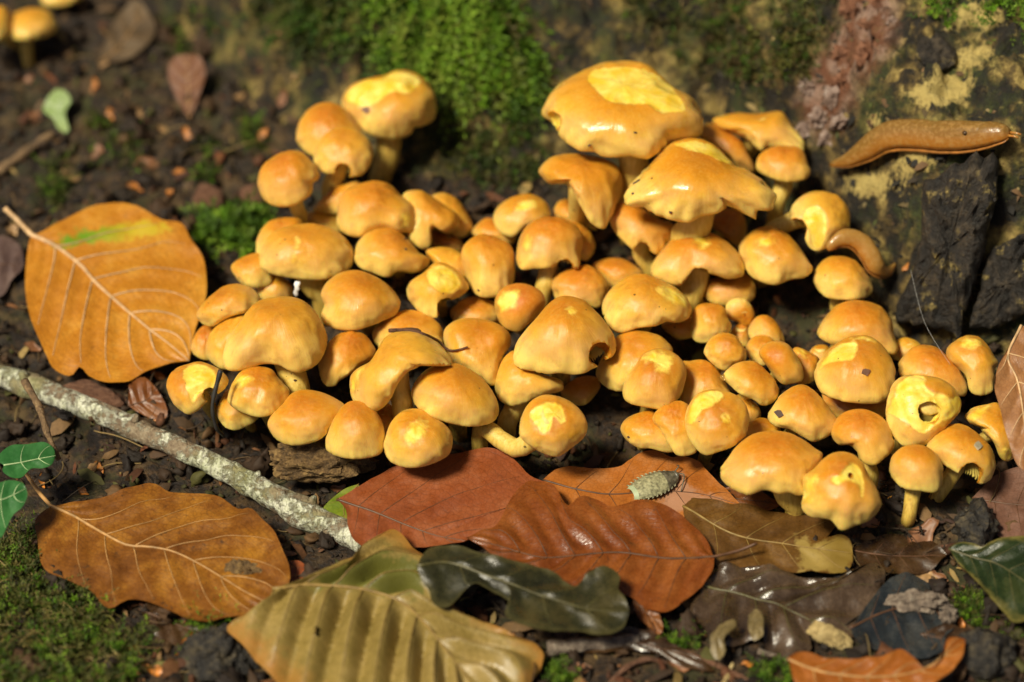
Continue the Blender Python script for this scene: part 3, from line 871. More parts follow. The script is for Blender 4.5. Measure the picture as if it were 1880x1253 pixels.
mush('P', 'bright yellow cap torn open and curled over its bent stem, against the root',
     [(1447,395),(1462,368),(1490,352),(1520,352),(1545,365),(1560,390),(1558,420),(1535,440),(1510,458),(1490,462),(1476,450),(1468,428),(1452,415)], a=64, roll=35, dd=-1.2, tone=-1.0,
     bite=[(1456,424,20)], peel=[[(1468,400),(1490,380),(1510,400),(1505,450),(1488,458),(1480,430)]], stem=[(1440,412),(1405,440)], sw=.36)
mush('B', 'orange cap in the shade below the scalloped rim of the wide wet cap',
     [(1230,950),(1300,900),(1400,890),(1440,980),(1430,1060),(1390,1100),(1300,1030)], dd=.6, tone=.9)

# --- left front of the cluster
mush('C', 'smooth oblong cap with pale rim touching the large orange beech leaf',
     [(180,350),(210,290),(270,230),(330,190),(400,180),(470,200),(520,250),(510,320),(400,350),(330,380),(270,410),(210,395)], dd=-.6, roll=-28, a=56)
mush('C', 'yellowish cap squeezed behind the broad saddle-shaped cap',
     [(230,520),(250,450),(300,390),(370,350),(430,345),(470,420),(430,620),(330,640),(260,600),(235,570)], dd=.3, roll=-15, tone=-.2)
mush('C', 'broad saddle-shaped cap with sagging front rim over a thick pale stem',
     [(330,560),(350,480),(400,400),(450,330),(510,275),(600,250),(690,250),(760,275),(820,330),(860,400),(880,480),(870,560),(830,620),(760,655),(700,650),(640,620),(560,612),(480,632),(400,650),(345,630)],
     a=56, hr=1.0, dd=-.9, dent=[(560,540,75,-26),(430,540,80,16),(740,560,90,22),(370,470,14,5),(520,470,14,5),(600,340,140,10)], stem=[(690,660),(720,760)], sw=.36, stem_d=.0)
mush('C', 'heart-shaped orange cap with a fold at its left rim, beneath the scratched round cap',
     [(850,220),(880,170),(950,120),(1030,105),(1110,125),(1190,170),(1250,230),(1277,290),(1250,350),(1180,385),(1120,410),(1040,432),(940,425),(870,390),(855,345),(868,300),(852,260)],
     dd=-.6, roll=5, a=54, dent=[(900,285,50,-16),(950,370,80,12),(1100,240,120,12)])
mush('C', 'orange cap with an eaten lower edge between the saddle-shaped and the strap-shaped cap',
     [(838,620),(870,530),(920,465),(1000,432),(1080,450),(1130,510),(1145,560),(1120,600),(1060,630),(1010,670),(960,700),(920,732),(870,715)],
     dd=.3, tone=.2, ruf=.04, roll=15, dent=[(1050,560,60,-12)])
mush('C', 'orange cap under the dry sprig, behind the strap-shaped cap',
     [(1125,450),(1160,390),(1240,340),(1330,320),(1420,345),(1490,400),(1510,460),(1500,520),(1350,560),(1200,540),(1150,510)], dd=.3, tone=.1)
mush('C', 'strap-shaped remnant of a cap eaten away on its right, gills exposed',
     [(1005,690),(1040,640),(1110,600),(1150,540),(1190,470),(1250,440),(1350,440),(1450,480),(1520,540),(1555,592),(1540,622),(1470,618),(1400,625),(1330,650),(1290,690),(1260,740),(1230,800),(1180,850),(1110,880),(1050,850),(1010,780)],
     center=(1215,590), a=52, roll=-25, dd=-1.2, tone=-.45, ruf=.05, bite=[(1420,720,100)], dent=[(1060,690,50,-10),(1180,720,80,14)], stem=[(1270,740),(1290,850)], sw=.26, stem_d=.2,
     peel=[[(1015,700),(1050,640),(1090,625),(1060,680),(1040,740),(1020,750)]])
mush('C', 'smooth unblemished dome, darkest tan, right of the strap-shaped cap',
     [(1335,760),(1360,700),(1420,640),(1500,605),(1570,605),(1650,640),(1730,700),(1790,790),(1808,860),(1790,910),(1730,940),(1640,945),(1550,930),(1460,900),(1400,870),(1350,820)],
     dd=-.8, roll=12, tone=.2, lump=.04)
mush('C', 'long orange cap folded into two lobes behind the smooth tan dome',
     [(1510,440),(1550,390),(1620,365),(1720,370),(1810,400),(1865,450),(1870,510),(1835,570),(1820,640),(1810,700),(1770,728),(1720,690),(1640,650),(1560,620),(1520,530)],
     dd=.2, dent=[(1700,520,80,-18),(1800,470,70,14),(1600,460,70,10)], roll=10)
mush('C', 'tan cap lying in shade behind the long two-lobed cap',
     [(1545,340),(1590,280),(1660,250),(1740,260),(1800,300),(1810,380),(1700,420),(1600,420)], dd=1.0, tone=.35)
mush('D', 'small red-orange ball-shaped cap with a peeled yellow cheek',
     [(82,300),(95,240),(140,195),(210,177),(280,190),(340,230),(355,290),(320,350),(270,395),(220,437),(160,430),(110,390)], a=40, hr=1.1, dd=-.4, tone=.95, lump=.03,
     peel=[[(90,290),(120,240),(180,220),(215,225),(200,260),(190,300),(130,330),(100,320)]])
mush('C', 'overturned mushroom showing yellow underside and dark hole, under the leaf corner',
     [(20,700),(60,640),(120,615),(200,600),(300,640),(350,690),(340,740),(280,790),(230,830),(200,860),(140,882),(70,840),(30,780)], dd=-.3, tone=.3, roll=-30,
     peel=[[(120,640),(200,610),(290,660),(280,740),(210,770),(180,820),(140,740)]], bite=[(265,775,38)])
mush('C', 'dark orange cap in the shadow of the large beech leaf',
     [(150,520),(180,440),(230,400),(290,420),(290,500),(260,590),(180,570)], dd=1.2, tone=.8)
mush('C', 'glossy orange cap with a yellow bruise below the saddle-shaped cap',
     [(345,790),(370,720),(420,650),(500,625),(580,640),(620,690),(680,760),(650,830),(600,880),(520,897),(430,870),(360,830)], dd=-.6, tone=.15, wet=.3,
     peel=[[(380,700),(420,670),(480,680),(460,720),(410,740)]], dent=[(510,780,40,-10)])
mush('C', 'lowest of the stacked pair by the black rootlet, plain orange and partly hidden',
     [(288,870),(310,800),(350,750),(420,790),(510,880),(500,920),(460,945),(390,968),(320,940)], dd=.5, roll=-15)
mush('C', 'egg-shaped orange cap resting over the lump of crumbling wood',
     [(568,920),(590,880),(640,830),(690,770),(760,750),(850,765),(930,800),(980,840),(970,900),(910,960),(860,1010),(800,1035),(700,1048),(620,1020),(575,970)], dd=-.4, roll=-10, tone=.1)
mush('C', 'bell-shaped orange cap between the egg-shaped one and the one with a pale heart patch',
     [(875,1030),(890,950),(930,880),(1000,815),(1080,820),(1150,870),(1190,960),(1190,1060),(1160,1100),(1080,1118),(980,1115),(890,1080)], dd=-.5, a=56, hr=1.0, lump=.05)
mush('C', 'orange cap edge showing behind the bell-shaped cap',
     [(1120,850),(1210,825),(1255,890),(1240,960),(1195,1010),(1130,960)], dd=.3, tone=.5)
mush('C', 'orange cap with a pale heart-like peeled patch above the red-brown leaf',
     [(1187,1060),(1200,990),(1230,920),(1290,865),(1380,855),(1460,900),(1530,950),(1558,1010),(1545,1090),(1490,1130),(1400,1160),(1300,1165),(1220,1130)], dd=-.5, a=46,
     peel=[[(1300,980),(1350,930),(1400,915),(1430,940),(1410,990),(1380,1030),(1330,1030)]], dent=[(1360,980,50,-8)])

# --- middle
mush('D', 'wide cap with a round bite curling at its right edge, gills visible inside',
     [(183,590),(195,510),(240,440),(310,360),(370,290),(430,250),(500,248),(570,275),(630,330),(680,390),(720,450),(738,510),(725,560),(690,585),(640,620),(600,640),(560,660),(500,668),(430,660),(370,665),(290,650),(210,630)],
     a=56, hr=1.0, dd=-1.2, tone=0, ruf=.03, bite=[(648,560,66)], dent=[(600,420,50,10),(480,400,120,10)], peel=[[(470,325),(490,315),(512,335),(495,352),(475,345)]])
mush('D', 'orange cap with a pale oval hollow pecked into its right shoulder',
     [(660,300),(690,230),(750,170),(820,130),(900,128),(980,160),(1060,200),(1120,260),(1145,320),(1130,360),(1070,390),(1000,388),(940,410),(850,420),(760,445),(700,420),(670,370)],
     a=58, dd=-.9, roll=6, peel=[[(955,215),(1000,192),(1060,210),(1110,260),(1105,300),(1050,290),(990,255)]], dent=[(1040,240,60,-26),(800,330,90,10)], tone=-.1)
mush('D', 'orange cap behind the wide cap with the round bite',
     [(390,170),(430,120),(520,85),(590,80),(650,120),(700,190),(690,240),(640,310),(560,290),(430,280),(395,220)], dd=.2, tone=.5)
mush('D', 'dark orange cap between the stout pale stem and the arched cap',
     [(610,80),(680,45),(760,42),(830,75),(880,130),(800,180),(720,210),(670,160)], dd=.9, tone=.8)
mush('D', 'shaded orange cap below the plump cap with a faint yellow spot',
     [(1195,220),(1230,160),(1330,140),(1420,110),(1480,170),(1487,240),(1440,285),(1330,300),(1240,280)], dd=.6, tone=.6)
mush('D', 'small pear-shaped bud with a pale tip over the dark hollow',
     [(1325,300),(1360,265),(1420,258),(1460,290),(1485,350),(1470,400),(1430,410),(1390,385),(1340,365)], dd=.2, tone=.15, roll=150, a=30)
mush('D', 'blocky orange cap with square shoulders next to the pear-shaped bud',
     [(1140,430),(1150,330),(1190,290),(1270,285),(1320,310),(1335,360),(1358,410),(1330,455),(1250,490),(1190,500),(1150,480)], dd=.0, tone=.2, hr=1.1)
mush('D', 'round dimpled bud with fine dark grit on its right side',
     [(1210,540),(1240,480),(1300,445),(1370,455),(1410,500),(1440,560),(1420,610),(1370,615),(1320,648),(1270,625),(1225,580)], dd=-.6, a=38, hr=1.1, tone=.3, lump=.10)
mush('D', 'pointed orange bud at the rear edge of the dark hollow',
     [(1450,420),(1490,360),(1550,350),(1600,390),(1640,470),(1630,520),(1540,500),(1460,480)], dd=.5, tone=.05, roll=15, hr=1.1)
mush('D', 'slender bud leaning behind the smooth egg-shaped bud',
     [(1435,540),(1460,480),(1520,455),(1580,480),(1570,560),(1540,615),(1480,615)], dd=.2, tone=.15)
mush('D', 'tiny bud squeezed below the pear-shaped bud',
     [(1355,440),(1400,395),(1445,405),(1460,480),(1430,520),(1380,490)], dd=.9, tone=.5)
mush('D', 'smooth egg-shaped orange bud without stem in view, on top of the bud pile',
     [(1505,560),(1530,510),(1590,487),(1660,505),(1710,570),(1740,640),(1735,700),(1670,720),(1620,715),(1560,640)], dd=-.8, a=30, roll=-40, hr=1.2, tone=.25, lump=.03)
mush('D', 'oval orange cap with a glistening drop at its left edge',
     [(1312,680),(1350,630),(1410,600),(1490,600),(1550,650),(1600,710),(1615,770),(1580,820),(1520,835),(1470,805),(1400,775),(1350,730)], dd=-.6, roll=22, a=48, tone=.25)
mush('D', 'plain orange cap wedged between the skin-torn round cap and the oval cap with the drop',
     [(1080,620),(1140,595),(1220,592),(1280,640),(1330,720),(1345,790),(1250,800),(1150,850),(1080,820)], dd=.5, tone=.1)
mush('D', 'orange cap half covered by the cap with a torn pale crown',
     [(628,660),(650,600),(700,520),(760,450),(850,430),(950,450),(1010,490),(1040,550),(960,660),(830,745),(720,755),(650,710)], dd=.1, tone=.1, roll=-12)
mush('D', 'orange cap with torn pale crown and loose flap of skin',
     [(770,770),(790,690),(840,620),(880,560),(950,530),(1030,540),(1090,590),(1115,650),(1095,760),(1050,820),(990,855),(900,845),(800,820)], dd=-.7, a=44, tone=-.05,
     peel=[[(870,590),(930,540),(1000,550),(1040,580),(1020,640),(960,650),(930,610)]])
mush('D', 'flat tan cap lowest in the dark gap above the woodlouse leaf',
     [(760,960),(790,910),(860,875),(930,865),(1000,930),(1060,1060),(1010,1085),(920,1065),(850,1060),(790,1020)], dd=.3, roll=-12, tone=-.1)
mush('D', 'small lumpy orange cap between the flat tan cap and the skin-torn round cap',
     [(932,910),(970,850),(1040,815),(1100,815),(1150,870),(1150,980),(1170,1070),(1130,1100),(1060,1100),(1020,1050),(970,970)], dd=-.1, tone=.3, roll=-10, lump=.10)
mush('D', 'round cap with a crescent of skin torn off its upper left',
     [(1108,900),(1130,830),(1180,770),(1260,748),(1340,760),(1410,800),(1450,870),(1453,930),(1430,1000),(1370,1050),(1290,1080),(1210,1100),(1150,1050),(1115,980)], dd=-.8, a=36, tone=-.05,
     peel=[[(1115,920),(1140,830),(1200,765),(1290,755),(1310,790),(1250,830),(1190,860),(1160,910),(1130,940)],[(1300,890),(1335,880),(1330,920),(1300,915)]], lump=.08)
mush('D', 'orange cap showing behind the broad cap with a wavy grey-shaded rim',
     [(1430,960),(1500,905),(1570,915),(1620,970),(1500,1060),(1410,1060)], dd=.6, tone=.2)
mush('D', 'narrow cap standing below the oval cap with the drop',
     [(1390,780),(1450,800),(1510,850),(1510,910),(1450,960),(1400,900)], dd=.9, tone=-.2)
mush('D', 'button cap on a long bent yellow stem with a blotched peeled face',
     [(215,980),(225,900),(270,820),(340,780),(420,785),(500,820),(560,880),(583,950),(560,1010),(500,1060),(420,1108),(340,1090),(270,1050),(225,1010)], dd=-.9, a=30, tone=.05,
     peel=[[(270,880),(320,830),(420,820),(465,900),(440,930),(400,890),(380,960),(340,980),(290,920)],[(290,1030),(320,1030),(315,1055),(295,1050)]], stem=[(230,1060),(130,1030),(10,960)], sw=.36, stem_d=1.4)
mush('D', 'yellowish cap with a drooping right lobe under the cap with the round bite',
     [(85,720),(110,620),(150,560),(200,545),(270,640),(350,670),(440,700),(448,750),(380,775),(300,795),(250,820),(180,838),(120,815),(90,770)], dd=.0, tone=-.25, roll=-8,
     stem=[(190,850),(150,930)], sw=.40, stem_d=.3)
mush('D', 'dark cap deep in the hollow beneath the wide bitten cap',
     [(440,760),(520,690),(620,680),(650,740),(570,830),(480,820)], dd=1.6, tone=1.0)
mush('D', 'orange cap wedged under the pecked hollow cap near the buds',
     [(985,400),(1060,380),(1150,360),(1170,450),(1090,480),(1020,450)], dd=.6, tone=.5)
mush('D', 'shaded cap between the arched cap and the blocky cap',
     [(1090,250),(1150,225),(1210,260),(1220,310),(1150,340),(1090,300)], dd=1.0, tone=.6)

# --- right
mush('E', 'dome-shaped deep orange cap below the small cap with the brown slug',
     [(590,170),(600,120),(650,50),(700,0),(780,-25),(880,-15),(950,20),(990,80),(1000,150),(1000,260),(850,250),(700,225),(640,207)], dd=.1, tone=.35, a=54)
mush('E', 'large cap with a pale torn strip along its crown and one dark flake',
     [(570,380),(590,320),(640,250),(700,205),(770,170),(860,165),(920,200),(970,260),(1000,340),(1000,400),(985,470),(930,520),(850,532),(760,525),(680,510),(600,470)], dd=-.9, a=50, tone=-.05,
     peel=[[(595,345),(620,290),(690,220),(740,205),(795,210),(760,290),(700,300),(640,310)],[(760,182),(850,168),(920,198),(850,192)]])
mush('E', 'small yellow cap at the back beside the dark bark',
     [(990,240),(1020,190),(1070,175),(1130,200),(1150,240),(1080,280),(1010,300)], dd=.7, tone=-.9)
mush('E', 'smooth round orange cap behind the cap with the torn-open hole',
     [(1028,330),(1060,270),(1110,225),(1170,215),(1240,230),(1290,280),(1350,340),(1387,420),(1370,490),(1280,470),(1150,430),(1040,400)], dd=.0, tone=.2, roll=10)
mush('E', 'cone-shaped cap with a pale peeled tip next to the brown upright leaf',
     [(1290,240),(1330,195),(1390,165),(1450,170),(1500,210),(1530,260),(1565,310),(1550,345),(1530,400),(1510,470),(1440,488),(1390,460),(1370,370),(1300,300)], dd=-.3, a=58, hr=1.0, tone=.2,
     peel=[[(1340,210),(1380,180),(1440,185),(1455,215),(1380,230)]], dent=[(1540,330,40,-10)])
mush('E', 'yellow skinned cap with a torn-open hole showing its hollow inside',
     [(955,560),(970,480),(1010,410),(1080,378),(1160,380),(1250,395),(1320,440),(1360,500),(1365,550),(1330,610),(1280,660),(1220,710),(1150,755),(1060,765),(1000,720),(960,650)], dd=-.8, a=28, roll=20, tone=.1, wet=.3,
     peel=[[(960,580),(990,490),(1020,420),(1090,380),(1165,385),(1150,430),(1190,470),(1250,480),(1290,500),(1345,490),(1350,560),(1300,600),(1220,630),(1170,660),(1130,690),(1060,640),(1000,600)]],
     bite=[(1165,575,62,.55)], dent=[(1165,575,90,-16)])
mush('E', 'small brownish cap lifted on its left to show a bit of stem',
     [(665,690),(700,610),(760,570),(850,563),(930,600),(980,660),(998,730),(985,780),(940,820),(880,860),(820,845),(790,790),(755,755),(700,752)], dd=-.5, tone=.3, roll=-12, a=56,
     stem=[(860,850),(880,920)], sw=.34, stem_d=.3)
mush('E', 'small bun-shaped cap on a straight yellow stem, lowest at the right',
     [(980,890),(990,820),(1040,770),(1110,752),(1180,765),(1240,820),(1265,890),(1255,960),(1210,1005),(1130,998),(1040,985),(995,940)], dd=-.9, a=58, hr=1.0, tone=.35, lump=.04, stem=[(1105,1000),(1085,1130)], sw=.40, stem_d=.3)
mush('E', 'cap bitten open at the front, pale ragged edge, over a slanting green-yellow stem',
     [(1175,760),(1230,690),(1300,650),(1370,643),(1440,680),(1510,750),(1545,840),(1535,910),(1490,950),(1440,958),(1400,930),(1340,910),(1270,870),(1200,810)], dd=-.2, tone=-.15, a=58, roll=15,
     bite=[(1385,905,62)], stem=[(1330,890),(1230,1040)], sw=.32, stem_d=.4)
mush('E', 'folded orange cap with bright yellow rim behind the upright brown leaf',
     [(1385,600),(1430,555),(1510,535),(1570,530),(1620,590),(1660,740),(1668,800),(1610,840),(1560,820),(1520,740),(1470,680),(1460,655),(1410,640)], dd=.2, tone=-.1, roll=25,
     peel=[[(1390,610),(1430,560),(1510,540),(1480,580),(1420,620)],[(1545,790),(1570,760),(1640,800),(1610,835),(1570,825)]])
mush('E', 'orange cap with one square dark flake stuck on its left side',
     [(320,610),(340,560),(390,490),(460,440),(530,433),(590,480),(640,540),(695,620),(690,670),(640,705),(560,735),(500,710),(430,670),(350,650)], dd=-.4, roll=8, tone=.1)
mush('E', 'broad cap with a wavy grey-shaded rim over the red and brown leaves',
     [(62,920),(90,850),(160,760),(240,700),(340,680),(440,690),(520,730),(590,780),(615,810),(590,880),(540,940),(520,1005),(470,1020),(420,1005),(360,1010),(290,990),(200,1015),(110,980)], dd=-.5, a=56, tone=-.05,
     dent=[(280,960,70,-12),(170,930,80,12),(420,940,60,8)], stem=[(420,1020),(470,1080)], sw=.30)
mush('E', 'triangular peeled cap with a small brown hole near its peak, in front of all',
     [(500,1090),(512,1020),(510,930),(570,880),(620,830),(690,795),(770,800),(830,850),(870,930),(910,1000),(928,1060),(900,1120),(840,1160),(780,1180),(700,1205),(640,1150),(540,1135)], dd=-.5, a=46, hr=1.0, tone=.1,
     peel=[[(690,900),(740,850),(800,870),(815,950),(800,1040),(780,960),(720,940),(660,960),(640,920)],[(505,960),(570,900),(560,970),(540,1050),(500,1050)]], dent=[(560,980,60,-14),(850,1080,70,10)], bite=[(745,912,16,.3)])
mush('E', 'tiny orange cap at the back beside the torn-strip cap',
     [(545,260),(580,220),(640,218),(660,260),(620,310),(570,310)], dd=.6, tone=.4)
mush('E', 'small orange cap with a pale top behind the egg-shaped bud',
     [(455,250),(480,228),(540,250),(600,290),(590,350),(560,410),(490,430),(460,380),(470,310)], dd=.4, tone=.2, peel=[[(462,250),(490,235),(530,260),(500,280)]])
mush('E', 'reddish cap hidden below the large torn-strip cap',
     [(620,480),(700,500),(800,520),(950,490),(970,570),(900,620),(800,600),(700,620),(640,570)], dd=.9, tone=.8)
mush('E', 'brown shaded bud at the foot of the straight yellow stem',
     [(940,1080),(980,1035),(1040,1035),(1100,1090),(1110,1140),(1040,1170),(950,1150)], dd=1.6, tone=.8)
mush('P', 'small bell cap carrying the brown slug, beside the stump root',
     [(1493,515),(1505,485),(1530,470),(1565,475),(1590,500),(1602,530),(1585,548),(1545,552),(1510,545)], dd=-.2, a=58, tone=-.05, stem=[(1535,560),(1540,580)], sw=.3)
# --- far corner
GR2 = 'mushrooms of the far group near the stump'
cap([(0,60),(15,30),(50,12),(85,18),(105,48),(95,68),(60,80),(25,76)], 'far yellow mushroom with a pale rim, biggest of the distant group', GR2, 'P', d=17.5, tone=-.6, a=64, hr=.55, stem=[(48,80),(55,125)], sw=.3)
cap([(72,-15),(100,-35),(140,-20),(150,0),(120,16),(85,12)], 'far yellow mushroom behind the biggest of the distant group', GR2, 'P', d=20, tone=-.7, a=64, hr=.55)
cap([(-50,60),(-30,20),(5,10),(20,40),(10,75),(-30,85)], 'far yellow mushroom on the near side of the distant group', GR2, 'P', d=16.5, tone=-.7, a=64, hr=.55)

for i_, q_ in enumerate(CAPS): build_cap(i_, q_)

# ------------------------------------------------------------------ leaves
def plane_from(pl):
    """((px,py,d) x3) or ('z', px, py, z, nx, ny) -> point, normal"""
    if pl[0] == 'z':
        _, px, py, z, nx, ny = pl
        r = ray(px, py); t = (z - CAM[2]) / r[2]
        n = np.array([nx, ny, 1.0])
        return CAM + r * t, n / np.linalg.norm(n)
    if pl[0] == 'g':
        _, px, py, lf, nx, ny = pl
        n = np.array([nx, ny, 1.0]); n /= np.linalg.norm(n)
        return hit(px, py)[0] + np.array([0, 0, lf]), n
    a, b, c = [at(*p) for p in pl]
    n = np.cross(b - a, c - a); n /= np.linalg.norm(n)
    if n @ FV > 0: n = -n
    return a, n

def leaf(name, label, cat, crop, mid, left, right, plane, mat, vein_mat=None, nv=7, sweep=.16, pleat=.05, cup=0.0, wave=.10, wfreq=.5,
         vein_r=.035, mid_r=.06, petiole=None, patch=None, group=None, ns=64, nt=15, thick=.014, veins=True, hole=None, seed=0, bend=0.0, rag=0.0, up=1.0, wf=None):
    mid, left, right = (catmull(cp(crop, p), ns) for p in (mid, left, right))
    if rag:
        for arr, k in ((left, 1), (right, 2)):
            w_ = np.sin(np.linspace(0, math.pi, ns)) ** .3
            arr += (fbm(np.stack([np.linspace(0, 14, ns), np.full(ns, seed + k * 3.3), np.zeros(ns)], -1), 3) * rag * w_)[:, None] * np.array([1, 1])
    P0, N = plane_from(plane)
    sw2 = sweep if isinstance(sweep, tuple) else (sweep, sweep)
    s = np.linspace(0, 1, ns)[:, None] * np.ones((1, 2 * nt + 1))
    tt = np.linspace(-1, 1, 2 * nt + 1)
    px = np.empty((ns, 2 * nt + 1, 2))
    for j, t in enumerate(tt):
        px[:, j] = mid + ((left - mid) * -t if t < 0 else (right - mid) * t)
    t2 = np.ones((ns, 1)) * tt[None]
    def lift(pxy, s, t):
        """photo pixels + leaf coordinates -> points on the curved blade"""
        r = ray(pxy[..., 0], pxy[..., 1])
        k = ((P0 - CAM) @ N) / (r @ N)
        W = CAM + r * k[..., None]
        at_ = np.abs(t)
        env = np.sin(np.clip(s, 0, 1) * math.pi) ** .5
        ph = (s - np.where(t < 0, sw2[0], sw2[1]) * at_) * nv
        tri = np.abs(ph - np.round(ph)) * 2
        d = pleat * (1 - tri ** 1.3 * 2) * np.clip(at_ * 5, 0, 1) * env * np.clip(1.25 - at_, .2, 1)
        d = d + cup * at_ ** 2 + bend * (s - .5) ** 2 * 4
        q = W.reshape(-1, 3) * wfreq + seed * 5.1
        nz = fbm(q, 2).reshape(s.shape) * wave + fbm(q * 5, 2).reshape(s.shape) * wave * .22 * at_
        d = d + nz * (0.35 + .65 * at_ ** 1.5)
        return W + N * d[..., None]
    W = lift(px, s, t2)
    n, m = ns, 2 * nt + 1
    V = W.reshape(-1, 3); F = grid_faces(n, m)
    if hole is not None:
        F = F[sdf(px.reshape(-1, 2)[F].mean(1), cp(crop, hole)) < 0]
    bot = V - N * thick
    F2 = F[:, ::-1] + len(V)
    idx = np.arange(n * m).reshape(n, m)
    loop = np.concatenate([idx[0, :-1], idx[:-1, -1], idx[-1, :0:-1], idx[:0:-1, 0]])
    side = np.stack([loop, np.roll(loop, -1), np.roll(loop, -1) + len(V), loop + len(V)], -1)
    AV = np.concatenate([V, bot]); AF = np.concatenate([F, F2, side])
    st = np.stack([s, t2, np.zeros_like(s)], -1).reshape(-1, 3)
    attrs = {'st': np.tile(st, (2, 1)), 'edge': np.tile(np.abs(t2).ravel(), 2)}
    if patch is not None:
        pp = px.reshape(-1, 2)
        v = np.full(len(pp), -2.0)
        for q in patch: v = np.maximum(v, sdf(pp, catmull(cp(crop, q), 60, True)) * K * DIST)
        attrs['patch'] = np.tile(v, 2)
        pb = cp(crop, [p for q in patch for p in q]); attrs['patchx'] = np.tile((pp[:, 0] - pb[:, 0].min()) / np.ptp(pb[:, 0]), 2)
    t = thing(name, label, cat, (V[:, 0].mean(), V[:, 1].mean(), V[:, 2].min()), group)
    bl = put('blade', AV, AF, mat, t, attrs, sharp=70)
    if veins:
        k = np.linspace(0, 1, 30)
        mp = np.stack([np.interp(k, np.linspace(0, 1, ns), mid[:, c]) for c in (0, 1)], -1)
        P = lift(mp, k, np.zeros(30)) + N * (mid_r * .25 * up)
        rad = mid_r * (1 - .75 * k)
        if petiole is not None:
            pw = cp(crop, petiole)
            dz = np.linspace(.25, .05, len(pw))
            r = ray(pw[:, 0], pw[:, 1]); kk = ((P0 - CAM) @ N) / (r @ N)
            PP = CAM + r * kk[:, None] + N * dz[:, None]
            PP = catmull(np.concatenate([PP, P[:1]]), 14)[:-1]
            P = np.concatenate([PP, P]); rad = np.concatenate([np.full(13, mid_r * 1.15), rad])
        Vv, Ff = tube(P, rad, 7, .2, 2.0)
        put('midrib', Vv, Ff, vein_mat or mat, t)
        for side_ in (-1, 1):
            edge = left if side_ < 0 else right
            for j in range(nv + 1):
                s0 = (j + (.0 if side_ < 0 else .0)) / nv
                if s0 > .86 or s0 < .015: continue
                q = np.linspace(.02, .93, 14)
                ss = s0 + sw2[0 if side_ < 0 else 1] * q
                ok = ss < .985
                if ok.sum() < 5: continue
                q, ss = q[ok], ss[ok]
                mm = np.stack([np.interp(ss, np.linspace(0, 1, ns), mid[:, c]) for c in (0, 1)], -1)
                ee = np.stack([np.interp(ss, np.linspace(0, 1, ns), edge[:, c]) for c in (0, 1)], -1)
                pv = mm + (ee - mm) * q[:, None]
                P = lift(pv, ss, q * side_) + N * (vein_r * .2 * up)
                Vv, Ff = tube(P, vein_r * .75 * (1.1 - .9 * q), 5, .25, 3.0)
                put('vein', Vv, Ff, vein_mat or mat, t)
    return t, bl

VEIN_TAN = plain('leaf_vein_tan', (0.40, 0.22, 0.075), .5)
VEIN_PALE = plain('leaf_vein_pale', (0.52, 0.33, 0.16), .5)
VEIN_DARK = plain('leaf_vein_dark', (0.10, 0.045, 0.02), .5)
VEIN_OLIVE = plain('leaf_vein_olive', (0.22, 0.14, 0.035), .5)
VEIN_DKOLIVE = plain('leaf_vein_dark_olive', (0.085, 0.075, 0.025), .4)
VEIN_GREEN = plain('ivy_vein', (0.42, 0.55, 0.28), .5)

LM1 = leaf_material('orange_beech_leaf', (0.42, 0.150, 0.012), (0.56, 0.225, 0.018), (0.68, 0.33, 0.040), .34, patch=(0.16, 0.30, 0.015), patch2=(0.55, 0.40, 0.02), spots=.4, trans=.18)
leaf('beech_leaf', 'large orange beech leaf with a green and yellow streak, left of the mushrooms', 'leaf', 'b',
     [(170,270),(300,330),(430,430),(520,530),(640,640),(780,760),(900,850),(1020,950)],
     [(170,270),(240,240),(350,180),(480,120),(620,95),(740,125),(880,200),(980,215),(1030,300),(1090,380),(1110,480),(1110,600),(1075,720),(1040,830),(1020,950)],
     [(170,270),(150,330),(135,480),(140,600),(165,720),(210,830),(250,920),(290,990),(380,1020),(430,980),(480,1030),(560,1060),(680,1060),(800,1000),(920,960),(1020,950)],
     ((57, 432, 8.0), (230, 700, 4.0), (348, 664, 4.6)), LM1, VEIN_PALE, nv=8, sweep=(.36, .22), pleat=.07, wave=.22, petiole=[(30, 150), (90, 190)], mid_r=.09, vein_r=.045,
     patch=[[(290,320),(400,260),(560,225),(720,205),(900,225),(900,270),(700,290),(520,300),(350,340)]], seed=1)
LM2 = leaf_material('brown_beech_leaf', (0.10, 0.032, 0.005), (0.22, 0.078, 0.008), (0.39, 0.165, 0.014), .40, spots=.75, trans=.12)
leaf('beech_leaf', 'flat brown beech leaf with hairy tan veins below the pale stick', 'leaf', 'c',
     [(270,300),(400,360),(520,430),(680,515),(800,525),(930,550),(1080,620),(1200,690),(1330,770),(1480,840)],
     [(270,300),(400,280),(560,255),(700,205),(830,180),(920,230),(1040,235),(1180,250),(1280,310),(1350,310),(1420,380),(1480,450),(1530,560),(1560,640),(1555,730),(1480,840)],
     [(270,300),(190,380),(200,470),(215,590),(260,660),(380,710),(490,760),(560,840),(610,850),(690,810),(800,820),(920,870),(1000,910),(1110,930),(1220,900),(1350,890),(1480,840)],
     ('z', 290, 1010, 0.75, -.05, -.10), LM2, VEIN_TAN, nv=8, sweep=(.30, .24), pleat=.05, wave=.20, mid_r=.06, vein_r=.027, petiole=[(130, 130), (200, 220)], seed=2)
LM3 = leaf_material('khaki_pleated_leaf', (0.19, 0.135, 0.030), (0.29, 0.205, 0.055), (0.38, 0.27, 0.09), .38, edge=(0.36, 0.15, 0.02), patch=(0.13, 0.125, 0.022), spots=.2, trans=.10)
